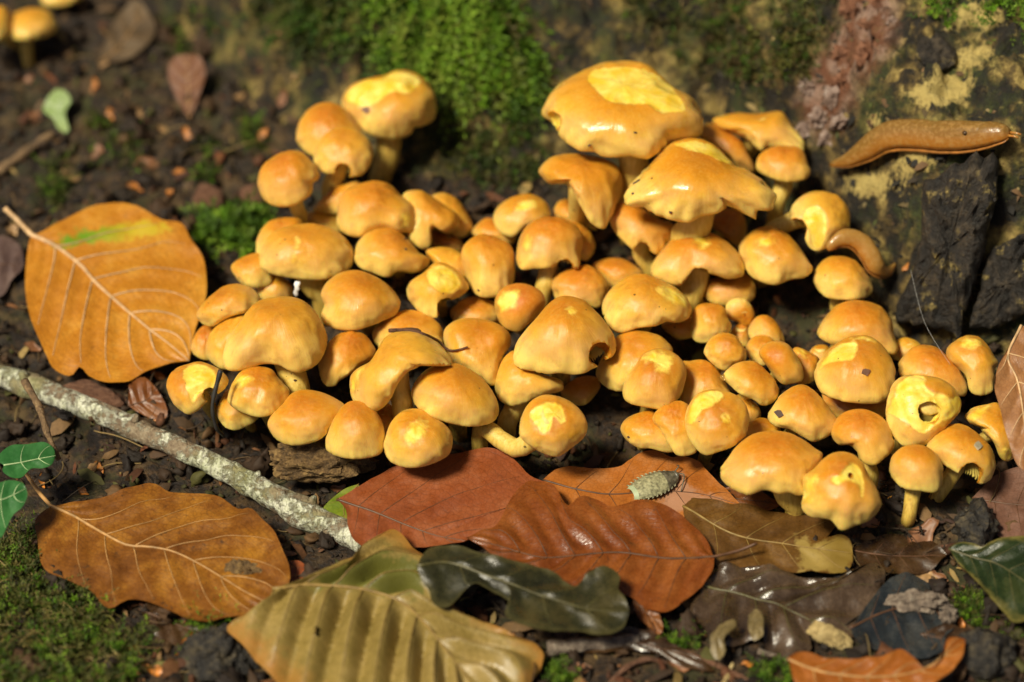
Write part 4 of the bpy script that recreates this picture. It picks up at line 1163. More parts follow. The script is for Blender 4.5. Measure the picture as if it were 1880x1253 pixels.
leaf('beech_leaf', 'pleated khaki leaf with a small hole, overlapping the brown beech leaf', 'leaf', 'k',
     [(240,345),(420,325),(640,345),(800,390),(900,480),(1000,600),(1120,760),(1200,900)],
     [(240,345),(360,300),(430,250),(540,190),(640,150),(655,85),(720,50),(790,45),(880,130),(950,180),(960,260),(1000,360),(1150,440),(1300,500),(1430,575),(1440,620),(1400,700),(1320,800),(1200,900)],
     [(240,345),(180,400),(40,460),(80,530),(160,620),(240,700),(310,770),(450,860),(650,960),(900,1020),(1100,980),(1200,900)],
     ('z', 760, 1110, 1.3, .03, -.14), LM3, VEIN_OLIVE, nv=9, sweep=.22, pleat=.42, wave=.25, cup=-.4, mid_r=.07, vein_r=.03, seed=3, ns=110, nt=34, hole=[(425,545),(440,515),(452,525),(445,550),(425,560)],
     patch=[[(400,330),(640,200),(900,210),(900,380),(700,360),(560,340)]])
LM4 = leaf_material('dark_green_oak_leaf', (0.012, 0.012, 0.005), (0.028, 0.027, 0.009), (0.065, 0.052, 0.014), .28, edge=(0.07, 0.06, 0.018), spots=.25, trans=.04, spec=.7)
leaf('oak_leaf', 'lobed dark green glossy oak leaf lying on the khaki leaf', 'leaf', 'k',
     [(880,240),(1020,220),(1180,280),(1350,340),(1500,390),(1660,430),(1820,440)],
     [(880,240),(910,180),(960,145),(1080,145),(1180,190),(1300,215),(1400,230),(1500,260),(1540,300),(1590,320),(1640,270),(1720,250),(1780,280),(1770,340),(1800,380),(1820,440)],
     [(880,240),(900,290),(935,340),(950,395),(1000,415),(1050,390),(1100,335),(1150,320),(1230,360),(1290,400),(1270,440),(1290,490),(1400,530),(1500,535),(1600,520),(1700,540),(1790,510),(1820,440)],
     ('z', 960, 1080, 1.7, .05, -.16), LM4, VEIN_DKOLIVE, nv=5, sweep=.10, pleat=.10, wave=.45, wfreq=.45, mid_r=.05, vein_r=.025, seed=4)
LM5 = leaf_material('redbrown_leaf', (0.18, 0.042, 0.012), (0.25, 0.064, 0.018), (0.32, 0.100, 0.035), .36, spots=.3, trans=.08)
leaf('beech_leaf', 'smooth red-brown leaf under the front caps, beside the end of the stick', 'leaf', 'd',
     [(640,270),(850,340),(1050,420),(1200,468),(1340,490)],
     [(640,270),(760,200),(900,110),(1000,70),(1150,40),(1300,10),(1450,-15),(1560,20),(1620,70),(1680,130),(1760,165),(1830,210),(1740,245),(1650,260),(1590,300),(1550,370),(1480,420),(1400,445),(1340,490)],
     [(640,270),(690,330),(705,430),(760,510),(900,540),(1100,530),(1250,510),(1340,490)],
     ('z', 830, 950, 0.95, -.02, -.18), LM5, VEIN_DARK, nv=6, sweep=.10, pleat=.03, wave=.22, mid_r=.05, vein_r=.018, seed=5, up=.3)
LM6 = leaf_material('glossy_chestnut_leaf', (0.12, 0.028, 0.005), (0.19, 0.050, 0.008), (0.27, 0.085, 0.016), .30, spots=.6, trans=.06, spec=.45)
leaf('beech_leaf', 'glossy chestnut-brown beech leaf with dark midrib and short stalk', 'leaf', 'e',
     [(915,575),(700,588),(550,575),(400,555),(250,560),(0,575),(-200,530),(-420,480)],
     [(915,575),(880,490),(820,420),(730,350),(640,300),(560,275),(480,275),(370,300),(300,265),(240,250),(180,260),(130,310),(90,260),(60,200),(20,170),(-60,160),(-100,170),(-180,250),(-260,400),(-340,430),(-420,480)],
     [(915,575),(905,650),(850,730),(760,810),(650,885),(560,860),(450,790),(300,760),(100,720),(-50,670),(-200,610),(-300,560),(-420,480)],
     ('z', 1150, 1010, 0.95, .02, -.16), LM6, VEIN_DARK, nv=9, sweep=.17, pleat=.13, wave=.30, mid_r=.045, vein_r=.022, petiole=[(1140, 530), (1040, 550)], seed=6, up=.4)
LM7 = leaf_material('rusty_leaf', (0.30, 0.085, 0.014), (0.40, 0.13, 0.02), (0.46, 0.19, 0.06), .36, spots=.3, trans=.10, patch=(0.40, 0.20, 0.11))
leaf('beech_leaf', 'rusty orange leaf carrying the woodlouse, under the middle caps', 'leaf', 'e',
     [(-10,165),(300,235),(600,225),(850,240),(1060,300)],
     [(-10,165),(60,110),(130,85),(280,95),(400,90),(450,60),(520,20),(600,10),(680,40),(740,30),(830,60),(870,110),(930,170),(990,220),(1060,300)],
     [(-10,165),(60,260),(200,330),(400,360),(600,380),(740,360),(900,370),(1000,340),(1060,300)],
     ('z', 1180, 905, 0.7, .0, -.12), LM7, VEIN_DARK, nv=6, sweep=.10, pleat=.03, wave=.20, mid_r=.04, vein_r=.02, seed=7, up=.3,
     patch=[[(640,320),(660,200),(720,130),(800,200),(900,240),(960,300),(740,330)]])
LM8 = leaf_material('dark_brown_leaf', (0.055, 0.024, 0.006), (0.11, 0.05, 0.010), (0.17, 0.085, 0.018), .36, patch=(0.30, 0.21, 0.055), patch2=(0.20, 0.13, 0.025), spots=.35, trans=.06)
leaf('oak_leaf', 'dark brown leaf with a khaki lobe below the triangular peeled cap', 'leaf', 'e',
     [(745,300),(1000,450),(1300,510),(1660,560)],
     [(745,300),(760,255),(850,255),(1000,300),(1100,300),(1300,340),(1370,350),(1480,345),(1540,370),(1575,400),(1550,430),(1520,465),(1600,458),(1650,500),(1660,560)],
     [(745,300),(760,370),(850,480),(900,570),(950,640),(1100,630),(1200,640),(1330,660),(1440,650),(1540,672),(1620,662),(1655,610),(1660,560)],
     ('z', 1410, 985, 0.6, -.02, -.12), LM8, VEIN_OLIVE, nv=5, sweep=.12, pleat=.05, wave=.26, mid_r=.045, vein_r=.022, seed=8, rag=3,
     patch=[[(1360,480),(1450,500),(1580,455),(1660,520),(1660,600),(1600,670),(1440,650),(1360,640),(1390,570)]])
LM9 = leaf_material('wet_grey_leaf', (0.022, 0.013, 0.007), (0.060, 0.037, 0.021), (0.12, 0.078, 0.048), .22, spots=.45, trans=.03, spec=.8)
leaf('oak_leaf', 'wet grey-brown shiny leaf with rounded lobes under the dark brown leaf', 'leaf', 'e',
     [(830,720),(1000,760),(1200,820),(1400,900),(1560,1000)],
     [(830,720),(890,650),(950,620),(1100,630),(1300,650),(1500,680),(1640,700),(1700,650),(1760,610),(1820,620),(1835,690),(1800,790),(1770,870),(1690,880),(1680,960),(1620,1030),(1560,1000)],
     [(830,720),(790,800),(790,910),(850,960),(900,1020),(1000,1060),(1100,1020),(1180,1020),(1200,1100),(1300,1115),(1380,1090),(1440,1060),(1400,950),(1450,960),(1500,985),(1560,1000)],
     ('z', 1420, 1120, 0.35, .0, -.10), LM9, VEIN_DKOLIVE, nv=5, sweep=.12, pleat=.18, wave=.62, wfreq=.7, mid_r=.045, vein_r=.025, seed=9)
LM11 = leaf_material('blueblack_leaf', (0.010, 0.012, 0.014), (0.022, 0.026, 0.028), (0.05, 0.05, 0.045), .18, spots=.3, trans=.02, spec=.8)
leaf('oak_leaf', 'blue-black rotting wet leaf at the edge of the wet grey-brown leaf', 'leaf', 'f',
     [(640,900),(800,820),(1000,760),(1150,760),(1330,860)],
     [(640,900),(740,760),(850,630),(930,570),(1030,545),(1150,590),(1180,660),(1230,710),(1310,760),(1330,860)],
     [(640,900),(700,1000),(900,1070),(1100,1100),(1240,1060),(1260,970),(1310,930),(1330,860)],
     ('z', 1650, 1120, 0.35, .05, -.14), LM11, VEIN_DARK, nv=5, sweep=.12, pleat=.06, wave=.40, mid_r=.04, vein_r=.02, seed=11)
LM12 = leaf_material('amber_leaf', (0.24, 0.07, 0.010), (0.34, 0.105, 0.014), (0.42, 0.15, 0.025), .35, spots=.3, trans=.12)
leaf('beech_leaf', 'amber curled leaf with a wavy rim, lowest on the right', 'leaf', 'f',
     [(230,1110),(500,1190),(800,1220),(1100,1180),(1390,990)],
     [(230,1110),(330,1060),(500,1090),(650,1100),(800,1100),(880,1085),(960,1050),(1030,1085),(1090,1150),(1150,1180),(1230,1120),(1260,1010),(1330,985),(1390,990)],
     [(230,1110),(280,1250),(400,1420),(700,1500),(1000,1420),(1180,1280),(1310,1180),(1370,1100),(1390,990)],
     ('z', 1580, 1220, 0.8, .0, -.20), LM12, VEIN_TAN, nv=7, sweep=.12, pleat=.06, wave=.55, mid_r=.05, vein_r=.025, seed=12)
LM13 = leaf_material('dark_ivy_leaf', (0.010, 0.018, 0.006), (0.018, 0.030, 0.008), (0.04, 0.05, 0.012), .25, edge=(0.16, 0.13, 0.03), spots=.2, trans=.05, spec=.6)
leaf('fallen_leaf', 'dark green leathery leaf with a yellowish edge, right of the bark fragment', 'leaf', 'f',
     [(1285,390),(1450,440),(1600,480),(1760,580),(1900,680)],
     [(1285,390),(1360,350),(1440,352),(1500,370),(1560,345),(1700,310),(1900,320),(2000,480),(1900,680)],
     [(1285,390),(1340,470),(1440,570),(1540,690),(1650,800),(1710,860),(1800,830),(1900,680)],
     ('z', 1800, 1060, 0.9, -.25, -.15), LM13, VEIN_DKOLIVE, nv=5, sweep=.15, pleat=.05, wave=.30, mid_r=.035, vein_r=.018, seed=13)
LM14 = leaf_material('tan_upright_leaf', (0.24, 0.10, 0.035), (0.34, 0.15, 0.05), (0.42, 0.21, 0.08), .45, spots=.3, trans=.15)
leaf('beech_leaf', 'tan-brown leaf standing upright beside the folded yellow-rimmed cap', 'leaf', 'P',
     [(1875,598),(1850,655),(1868,700),(1880,770),(1888,870)],
     [(1875,598),(1845,650),(1832,675),(1825,712),(1838,760),(1850,800),(1866,850),(1888,870)],
     [(1875,598),(1910,610),(1950,680),(1960,760),(1930,840),(1888,870)],
     ((1850, 640, -.6), (1860, 850, -2.2), (1940, 740, -1.4)), LM14, VEIN_PALE, nv=5, sweep=.15, pleat=.06, wave=.22, mid_r=.05, vein_r=.03, seed=14)
leaf('beech_leaf', 'dull brown leaf lying in the shade below the upright tan leaf', 'leaf', 'P',
     [(1785,915),(1840,925),(1900,930),(1990,940)],
     [(1785,915),(1825,875),(1880,855),(1940,860),(1990,940)], [(1785,915),(1815,960),(1830,985),(1880,1000),(1940,1000),(1990,940)],
     ('z', 1860, 930, 0.7, -.15, -.2), leaf_material('dull_brown_leaf', (0.10, 0.045, 0.025), (0.17, 0.08, 0.05), (0.24, 0.13, 0.09), .5, spots=.3), VEIN_DARK, nv=5, sweep=.1, pleat=.04, wave=.2, mid_r=.04, vein_r=.02, seed=15, up=.3)
LM16 = leaf_material('brown_small_leaf', (0.11, 0.035, 0.008), (0.17, 0.055, 0.014), (0.22, 0.085, 0.025), .5, spots=.3)
leaf('dead_leaf', 'small teardrop-shaped brown leaf upright on the soil behind the beech leaf', 'leaf', 'a',
     [(1020,640),(1015,500),(1005,290)], [(1020,640),(960,550),(920,460),(903,380),(940,305),(1005,290)], [(1020,640),(1050,580),(1085,480),(1107,390),(1075,305),(1005,290)],
     ('g', 345, 212, .15, .1, -.9), LM16, VEIN_TAN, nv=5, pleat=.03, wave=.1, mid_r=.03, vein_r=.015, seed=16, ns=30, nt=8)
leaf('dead_leaf', 'grey-brown blurred leaf leaning on the soil near the distant mushrooms', 'leaf', 'P',
     [(180,115),(215,90),(250,40),(262,10)], [(180,115),(195,70),(215,30),(245,5),(262,10)], [(180,115),(230,110),(270,85),(285,50),(262,10)],
     ('g', 190, 112, .2, .1, -.25), leaf_material('greybrown_leaf', (0.06, 0.038, 0.018), (0.11, 0.07, 0.034), (0.16, 0.11, 0.06), .6), VEIN_TAN, nv=4, wave=.25, seed=17, ns=30, nt=8, mid_r=.03, vein_r=.015)
LM17 = leaf_material('young_green_leaf', (0.15, 0.26, 0.03), (0.21, 0.33, 0.05), (0.28, 0.38, 0.09), .4, spots=.1, trans=.25)
leaf('ivy_leaf', 'small pale green torn leaf bit standing on the soil', 'leaf', 'a',
     [(350,720),(330,620),(300,480)], [(350,720),(310,690),(285,640),(230,592),(262,520),(300,480)], [(350,720),(372,700),(350,610),(382,545),(350,490),(300,480)],
     ('g', 116, 240, .15, -.1, -.8), LM17, VEIN_GREEN, nv=3, pleat=.02, wave=.1, mid_r=.02, vein_r=.012, seed=18, ns=26, nt=7)
LM18 = leaf_material('ivy_green_leaf', (0.020, 0.10, 0.022), (0.035, 0.15, 0.035), (0.06, 0.21, 0.055), .35, spots=.08, trans=.15, veinlet=.15)
leaf('ivy_leaf', 'green ivy leaf with pale veins above the stalk of the brown beech leaf', 'leaf', 'c',
     [(20,85),(110,70),(200,50),(300,30)], [(20,85),(-15,55),(5,15),(60,-25),(140,-30),(230,-45),(285,-15),(300,30)], [(20,85),(15,120),(60,152),(115,150),(170,100),(230,95),(275,75),(300,30)],
     ('z', 40, 850, 2.1, .1, -.25), LM18, VEIN_GREEN, nv=3, sweep=.2, pleat=.03, wave=.15, mid_r=.03, vein_r=.02, seed=19, ns=34, nt=9)
leaf('ivy_leaf', 'green ivy leaf with pale veins hanging over the moss', 'leaf', 'c',
     [(-70,260),(0,270),(60,250),(140,210)], [(-70,260),(-60,200),(-10,180),(60,163),(120,180),(140,210)], [(-70,260),(-50,400),(0,475),(30,430),(70,350),(120,310),(148,250),(140,210)],
     ('z', 15, 910, 2.3, .15, -.3), LM18, VEIN_GREEN, nv=3, sweep=.2, pleat=.03, wave=.15, mid_r=.03, vein_r=.02, seed=20, ns=34, nt=9)
LM20 = leaf_material('lime_leaf', (0.10, 0.16, 0.010), (0.17, 0.22, 0.014), (0.26, 0.28, 0.02), .35, spots=.1, trans=.15)
leaf('fallen_leaf', 'lime green leaf scrap between the stick and the red-brown leaf', 'leaf', 'd',
     [(760,185),(680,290),(700,450)], [(760,185),(690,210),(620,260),(565,325),(600,400),(660,440),(700,450)], [(760,185),(760,250),(720,330),(715,400),(700,450)],
     ('z', 625, 935, 0.5, -.1, -.25), LM20, VEIN_OLIVE, nv=3, pleat=.02, wave=.1, mid_r=.025, vein_r=.012, seed=21, ns=26, nt=7)
leaf('dead_leaf', 'small red-brown leaf scrap between the brown beech leaf and the khaki leaf', 'leaf', 'd',
     [(385,600),(420,650),(400,730)], [(385,600),(370,650),(380,700),(400,730)], [(385,600),(440,600),(490,650),(450,700),(400,730)],
     ('z', 545, 1050, 0.35, 0, -.1), LM5, VEIN_DARK, nv=3, pleat=.02, wave=.15, mid_r=.02, vein_r=.012, seed=22, ns=20, nt=6)
leaf('dead_leaf', 'dull purple-brown leaf edge beside the stalk of the large orange beech leaf', 'leaf', 'b',
     [(-40,430),(30,430),(130,430)], [(-40,430),(-20,280),(60,285),(115,340),(130,430)], [(-40,430),(-40,590),(20,585),(60,520),(110,470),(130,430)],
     ('g', 20, 535, .25, .1, -.3), leaf_material('purplebrown_leaf', (0.06, 0.035, 0.03), (0.11, 0.065, 0.055), (0.16, 0.10, 0.08), .5), VEIN_DARK, nv=3, wave=.2, seed=23, ns=24, nt=7, mid_r=.03, vein_r=.015)
for k_, (lab_, pts_) in enumerate([
    ('curled pale khaki leaf scrap with a narrow waist, on the wet grey-brown leaf', [(890,1000),(950,940),(1020,908),(1027,950),(965,1010),(975,1080),(940,1122),(900,1090)]),
    ('oval pale khaki leaf scrap beside the narrow-waisted one', [(1098,890),(1140,853),(1177,900),(1177,1000),(1130,1030),(1100,970)])]):
    h_ = len(pts_) // 2
    leaf('dead_leaf', lab_, 'leaf', 'e', [pts_[0], np.mean(pts_, 0).tolist(), pts_[h_]], pts_[:h_ + 1], [pts_[0]] + pts_[:h_ - 1:-1],
         ('z', *cp('e', [np.mean(pts_, 0)])[0].tolist(), 0.75, .0, -.3), leaf_material('khaki_scrap_%d' % k_, (0.09, 0.065, 0.02), (0.18, 0.13, 0.05), (0.28, 0.21, 0.085), .45), VEIN_OLIVE, nv=3, pleat=.03, wave=.2, seed=30 + k_, ns=24, nt=6, mid_r=.02, vein_r=.01, veins=False, cup=-.04, rag=3)

def scrap(label, crop, pts, plane, mat, seed, wave=.25, cup=0.0, rag=3):
    h_ = len(pts) // 2
    leaf('dead_leaf', label, 'leaf', crop, [pts[0], np.mean(pts, 0).tolist(), pts[h_]], pts[:h_ + 1], [pts[0]] + pts[:h_ - 1:-1], plane, mat, VEIN_DARK,
         nv=4, pleat=.05, wave=wave, wfreq=.8, seed=seed, ns=36, nt=9, mid_r=.03, vein_r=.014, cup=cup, rag=rag, up=.3)
LMS1 = leaf_material('dark_rotting_leaf', (0.018, 0.009, 0.004), (0.045, 0.022, 0.008), (0.085, 0.045, 0.018), .26, spec=.6, trans=.03)
LMS2 = leaf_material('rust_leaf_scrap', (0.12, 0.035, 0.008), (0.20, 0.065, 0.014), (0.28, 0.11, 0.03), .38)
scrap('dark wet leaf strip stretching from the oak leaf to the reddish twig', 'e', [(300,985),(420,960),(560,985),(700,1050),(830,1120),(920,1190),(760,1170),(600,1100),(420,1060)], ('g', 1210, 1180, .45, 0, -.2), LMS1, 41)
scrap('rusty leaf scrap at the mossy tip of the oak leaf', 'e', [(470,800),(520,770),(600,850),(640,950),(620,1000),(560,960),(500,900)], ('g', 1180, 1140, .5, -.2, -.3), LMS2, 42)
scrap('upright rust-brown leaf scrap behind the stick, below the beech leaf corner', 'b', [(690,1190),(700,1080),(770,1030),(840,1090),(900,1200),(880,1260),(780,1240)], ('g', 275, 745, .35, .0, -.5), LMS2, 43)
scrap('dark brown leaf scrap under the pleated khaki leaf tip', 'P', [(1000,1150),(1060,1130),(1130,1150),(1180,1180),(1120,1200),(1040,1190)], ('g', 1080, 1170, .3, 0, -.1), LMS1, 44)
scrap('dark brown curled leaf beside the blue-black leaf', 'P', [(1560,1010),(1620,985),(1700,990),(1740,1020),(1700,1050),(1630,1055),(1580,1040)], ('g', 1650, 1020, .25, 0, -.15), LMS1, 45)
scrap('dark leaf scrap between the amber leaf and the dark mottled stone', 'P', [(1690,1165),(1740,1150),(1800,1160),(1830,1190),(1780,1215),(1720,1200)], ('g', 1760, 1185, .35, 0, -.15), LMS1, 46)
scrap('rust-brown leaf scrap poking out below the rusty woodlouse leaf', 'P', [(1290,905),(1340,895),(1400,905),(1440,925),(1400,940),(1330,935)], ('g', 1360, 918, .55, 0, -.2), LMS2, 47)
scrap('dark brown leaf lying on the soil at the edge of the moss carpet', 'P', [(255,1120),(300,1100),(350,1125),(370,1165),(330,1185),(280,1160)], ('g', 310, 1145, .25, 0, -.1), LMS1, 48)

# ------------------------------------------------------------------ stick, twigs and wood bits
def ground_path(px, lift, n=40, h=Ht, fit=True):
    """smooth path over the ground below the given photo pixels; lift = height of the axis"""
    p = catmull(px, n)
    W = hit(p[:, 0], p[:, 1], h); _, d = to_px(W)
    if fit:
        x = np.linspace(-1, 1, n); d = np.polyval(np.polyfit(x, d, 1), x)
    W = at(p[:, 0], p[:, 1], d)
    return W + np.array([0, 0, 1.0]) * lift

st = thing('stick', 'pale lichen-covered stick lying on the soil below the mushrooms', 'stick', hit(330, 840)[0])
P_ = ground_path([(-60,690),(60,728),(180,775),(300,828),(420,885),(520,940),(600,982),(672,1012)], .45, 90)
kk = np.linspace(0, 1, 90)
rad_ = .36 + .04 * np.sin(kk * 9) + .10 * np.exp(-((kk - .83) / .03) ** 2) + .06 * np.exp(-((kk - .42) / .02) ** 2) + .05 * np.exp(-((kk - .15) / .02) ** 2) + .07 * kk
V_, F_ = tube(P_, rad_, 26, .22, 1.6)
put('bark', V_, F_, M_STICK, st)
for (u_, a_, r_) in ((.80, 1.2, .17), (.845, -1.0, .14), (.86, 2.2, .12), (.72, 1.8, .10), (.42, 1.6, .13), (.15, 1.4, .15)):
    k_ = int(u_ * 89); T_ = P_[min(k_ + 1, 89)] - P_[k_ - 1]; T_ /= np.linalg.norm(T_)
    a1 = np.cross(T_, (0, 0, 1)); a1 /= np.linalg.norm(a1); b1 = np.cross(a1, T_)
    dr = -a1 * math.cos(a_) * -1 + b1 * math.sin(a_)
    base = P_[k_] + dr * rad_[k_] * .8
    V_, F_ = tube(np.array([base, base + dr * .12, base + dr * .22, base + dr * .30 + T_ * .03]), np.array([r_ * 1.5, r_ * 1.2, r_, r_ * .45]), 12, .35, 4)
    put('knot', V_, F_, M_STICK, st)

def twig(name, label, px, r, mat, lift=None, cat='twig', n=26, group=None, ds=None, rough=.25):
    if ds is None: P = ground_path(px, r if lift is None else lift, n)
    else:
        p = catmull(np.c_[np.array(px, float), ds], n); P = at(p[:, 0], p[:, 1], p[:, 2])
    k = np.linspace(0, 1, n)
    V, F = tube(P, r * (1.05 - .35 * k) * (1 + .12 * np.sin(k * 23)), 10, rough, 2.5)
    return tag(put(name, V, F, mat), label, cat, group)
twig('twig', 'thin tan twig crossing over the pale stick', [(45,700),(70,745),(85,790),(108,845)], .13, M_TWIG, ds=[1.2, .4, -.3, -.2])
twig('twig', 'blurred tan twig on the soil above the large beech leaf', [(-40,350),(20,310),(60,280),(100,255)], .22, M_TWIG)
twig('rootlet', 'black rootlet hanging against the stacked pair of caps', [(405,680),(396,715),(390,750),(397,785),(410,800)], .08, plain('black_root', (0.02, 0.018, 0.015), .6), ds=[-.6, -.5, -.4, -.1, .4], cat='rootlet')
twig('twig', 'short grey weathered twig below the dark green oak leaf', [(1005,1203),(1060,1196),(1120,1192),(1172,1186)], .26, M_GREY)
twig('twig', 'long reddish twig running past the wet grey-brown leaf', [(1195,1180),(1260,1205),(1320,1228),(1380,1258)], .11, M_CHIP)
twig('twig', 'short straw-coloured twig stub at the amber leaf', [(1328,1262),(1338,1240),(1345,1222)], .09, M_PALE)
twig('twig', 'thin pale twig touching the amber leaf', [(1392,1200),(1420,1208),(1450,1216)], .10, M_GREY)
twig('twig', 'thin brown stalk between the dark brown leaf and the broad wavy-rimmed cap', [(1452,930),(1458,945),(1462,960)], .07, M_TWIG)
twig('twig', 'dark twig on the soil right of the dark brown leaf', [(1560,1020),(1640,1012),(1700,1008),(1760,1005)], .07, M_CHIP)
twig('twig', 'brown curved twig at the corner below the grey twig', [(1120,1262),(1150,1230),(1190,1215),(1230,1225)], .10, M_CHIP)

def lump(name, label, cat, px, py, w_px, h_px, mat, lift=.3, amp=.35, freq=1.6, seed=0, roll=0, dz=1.0, group=None, sub=4):
    c = hit(px, py)[0] + np.array([0, 0, lift])
    s = K * DIST
    bm = bmesh.new(); bmesh.ops.create_icosphere(bm, subdivisions=sub, radius=1)
    v = np.array([x.co[:] for x in bm.verts]); f = [[x.index for x in q.verts] for q in bm.faces]; bm.free()
    a, b = w_px * s / 2, h_px * s / 2
    v = v * (1 + amp * fbm(v * freq + seed * 3.7, 4)[:, None] + amp * .5 * fbm(v * freq * 3 + seed, 3, True)[:, None] - amp * .3)
    cr, sr = math.cos(roll), math.sin(roll)
    x, y, z = v[:, 0] * a, v[:, 1] * b, v[:, 2] * b * dz
    x, y = x * cr - y * sr, x * sr + y * cr
    W = c + x[:, None] * RV + y[:, None] * UV - z[:, None] * FV
    return tag(put(name, W, f, mat, sharp=50), label, cat, group)
lump('wood_lump', 'crumbling brown lump of rotten wood under the egg-shaped cap', 'wood', 590, 893, 175, 80, M_CLOD, 1.15, .5, 1.9, 1, sub=5)
lump('bark_chip', 'reddish-brown bark chip behind the pale stick', 'bark', 170, 738, 135, 62, M_CHIP, .1, .4, 1.4, 2, -.25)
lump('wood_lump', 'black rotten wood lump with moss on top, beside the khaki leaf', 'wood', 405, 1215, 120, 110, M_BARK, .1, .5, 1.8, 3, sub=5)
lump('bark_crumb', 'grey crumbly bark fragment on the blue-black leaf', 'bark', 1683, 1133, 100, 40, M_GREY, .65, .6, 2.2, 4)
lump('bark_crumb', 'small grey crumb beside the grey bark fragment', 'bark', 1738, 1155, 28, 30, M_GREY, .6, .6, 2.2, 5)
lump('stone', 'dark mottled stone at the edge of the amber leaf', 'stone', 1805, 1215, 110, 95, M_BARK, .2, .4, 1.5, 6)
lump('stone', 'pale olive stone below the dark green leathery leaf', 'stone', 1878, 1120, 55, 100, M_GREY, .3, .3, 1.5, 7)
lump('wood_chip', 'pale yellow wood chip at the tip of the wet grey-brown leaf', 'wood', 1520, 1186, 78, 34, M_PALE, .45, .4, 1.6, 8, -.45, .5)
lump('wood_lump', 'dark wood lump in the hollow right of the straight-stemmed cap', 'wood', 1790, 975, 80, 90, M_BARK, .2, .5, 1.7, 9)
lump('bark_chip', 'pinkish-brown bark flake behind the moss tuft', 'bark', 385, 378, 60, 75, M_CHIP, .2, .35, 1.4, 10, .5, .5)
lump('bark_chip', 'dark reddish bark flake below the lone egg-shaped cap', 'bark', 468, 370, 60, 50, M_CHIP, .2, .4, 1.6, 11, .1, .6)
M_ROT = bark_material('whitish_rotten_wood', (0.09, 0.05, 0.035), (0.27, 0.185, 0.145), (0.50, 0.42, 0.37), 230)
M_ROT2 = bark_material('reddish_rotten_wood', (0.05, 0.018, 0.008), (0.17, 0.065, 0.028), (0.34, 0.17, 0.10), 230)
for k_, (x_, y_, w_, h_, m_) in enumerate([(1490,165,46,34,0),(1530,180,40,44,0),(1505,215,44,36,0),(1545,225,34,40,0),(1478,240,30,34,0),(1520,255,40,30,0),(1558,140,44,34,1),(1590,100,50,40,1),(1545,105,40,36,1),(1600,50,44,44,1),(1632,45,30,50,0),(1570,60,44,38,1),(1560,20,46,40,1),(1615,10,50,36,1),(1540,155,26,24,1)]):
    lump('rotten_wood_crumb', ['whitish mouldy crumb of rotten wood in the stump crevice', 'reddish crumb of rotten wood in the stump crevice'][m_], 'wood', x_, y_, w_, h_, [M_ROT, M_ROT2][m_], .05, .95, 2.3, 20 + k_, k_ * .7, 1.0, ['whitish rotten wood crumbs in the crevice', 'reddish rotten wood crumbs in the crevice'][m_], 3)
lump('bark_crumb', 'dark crumb of debris on the tip of the brown beech leaf', 'bark', 455, 1082, 70, 34, M_CLOD, .75, .7, 2.4, 12, -.3)

# ------------------------------------------------------------------ small scattered scales, one by one
def scale_mesh(name, L, W, cup, seed):
    n, m = 11, 5
    rg = np.random.default_rng(seed + 11); tipk, twk, cupk = rg.uniform(.5, 1.3), rg.normal() * .35, rg.uniform(-.6, 1.6)
    u, v = np.linspace(0, 1, n), np.linspace(-1, 1, m)
    V = []
    for a in u:
        wv = W * math.sin(math.pi * min(1, a * .92 + .06)) ** tipk * (1 + .25 * math.sin(a * 9 + seed))
        for b in v:
            V.append((L * (a - .5), wv * b * .5 + twk * L * (a - .5) ** 2, cupk * cup * (1 - b * b) * math.sin(math.pi * a) + .5 * twk * L * (a - .5) * b + .3 * L * (a - .5) ** 2))
    V = np.array(V); V += (fbm(V * 2.5 + seed, 3) * .10)[:, None] * (.3, 1, 1)
    F = grid_faces(n, m)
    k = len(V); bot = V - (0, 0, .02)
    idx = np.arange(n * m).reshape(n, m)
    loop = np.concatenate([idx[0, :-1], idx[:-1, -1], idx[-1, :0:-1], idx[:0:-1, 0]])
    side = np.stack([loop, np.roll(loop, -1), np.roll(loop, -1) + k, loop + k], -1)
    return np.concatenate([V, bot]), np.concatenate([F, F[:, ::-1] + k, side])
def normal_at(p, e=.25):
    hx = (Ht(np.array([p[0] + e]), np.array([p[1]])) - Ht(np.array([p[0] - e]), np.array([p[1]])))[0] / (2 * e)
    hy = (Ht(np.array([p[0]]), np.array([p[1] + e])) - Ht(np.array([p[0]]), np.array([p[1] - e])))[0] / (2 * e)
    n = np.array([-hx, -hy, 1.0]); return n / np.linalg.norm(n)
def scale(px, py, len_px, ang, mat, label, group, wr=.45, i=0, lift=.12):
    L = len_px * K * DIST
    V, F = scale_mesh('bud_scale', L, L * wr, L * .10, i)
    c = hit(px, py)[0]; N = normal_at(c); N = N * .75 - FV * .45; N /= np.linalg.norm(N)
    a = RV * math.cos(ang) + UV * math.sin(ang); a -= N * (a @ N); a /= np.linalg.norm(a); b = np.cross(N, a)
    W = c + V[:, :1] * a + V[:, 1:2] * b + (V[:, 2:] + lift) * N
    tag(put('bud_scale', W, F, mat), label, 'bud scale', group)
M_SC1 = plain('orange_bud_scale', (0.42, 0.15, 0.022), .45, .5)
M_SC2 = plain('brown_bud_scale', (0.20, 0.085, 0.035), .5)
M_SC3 = plain('tan_bud_scale', (0.30, 0.17, 0.065), .55, .5)
D2 = math.radians
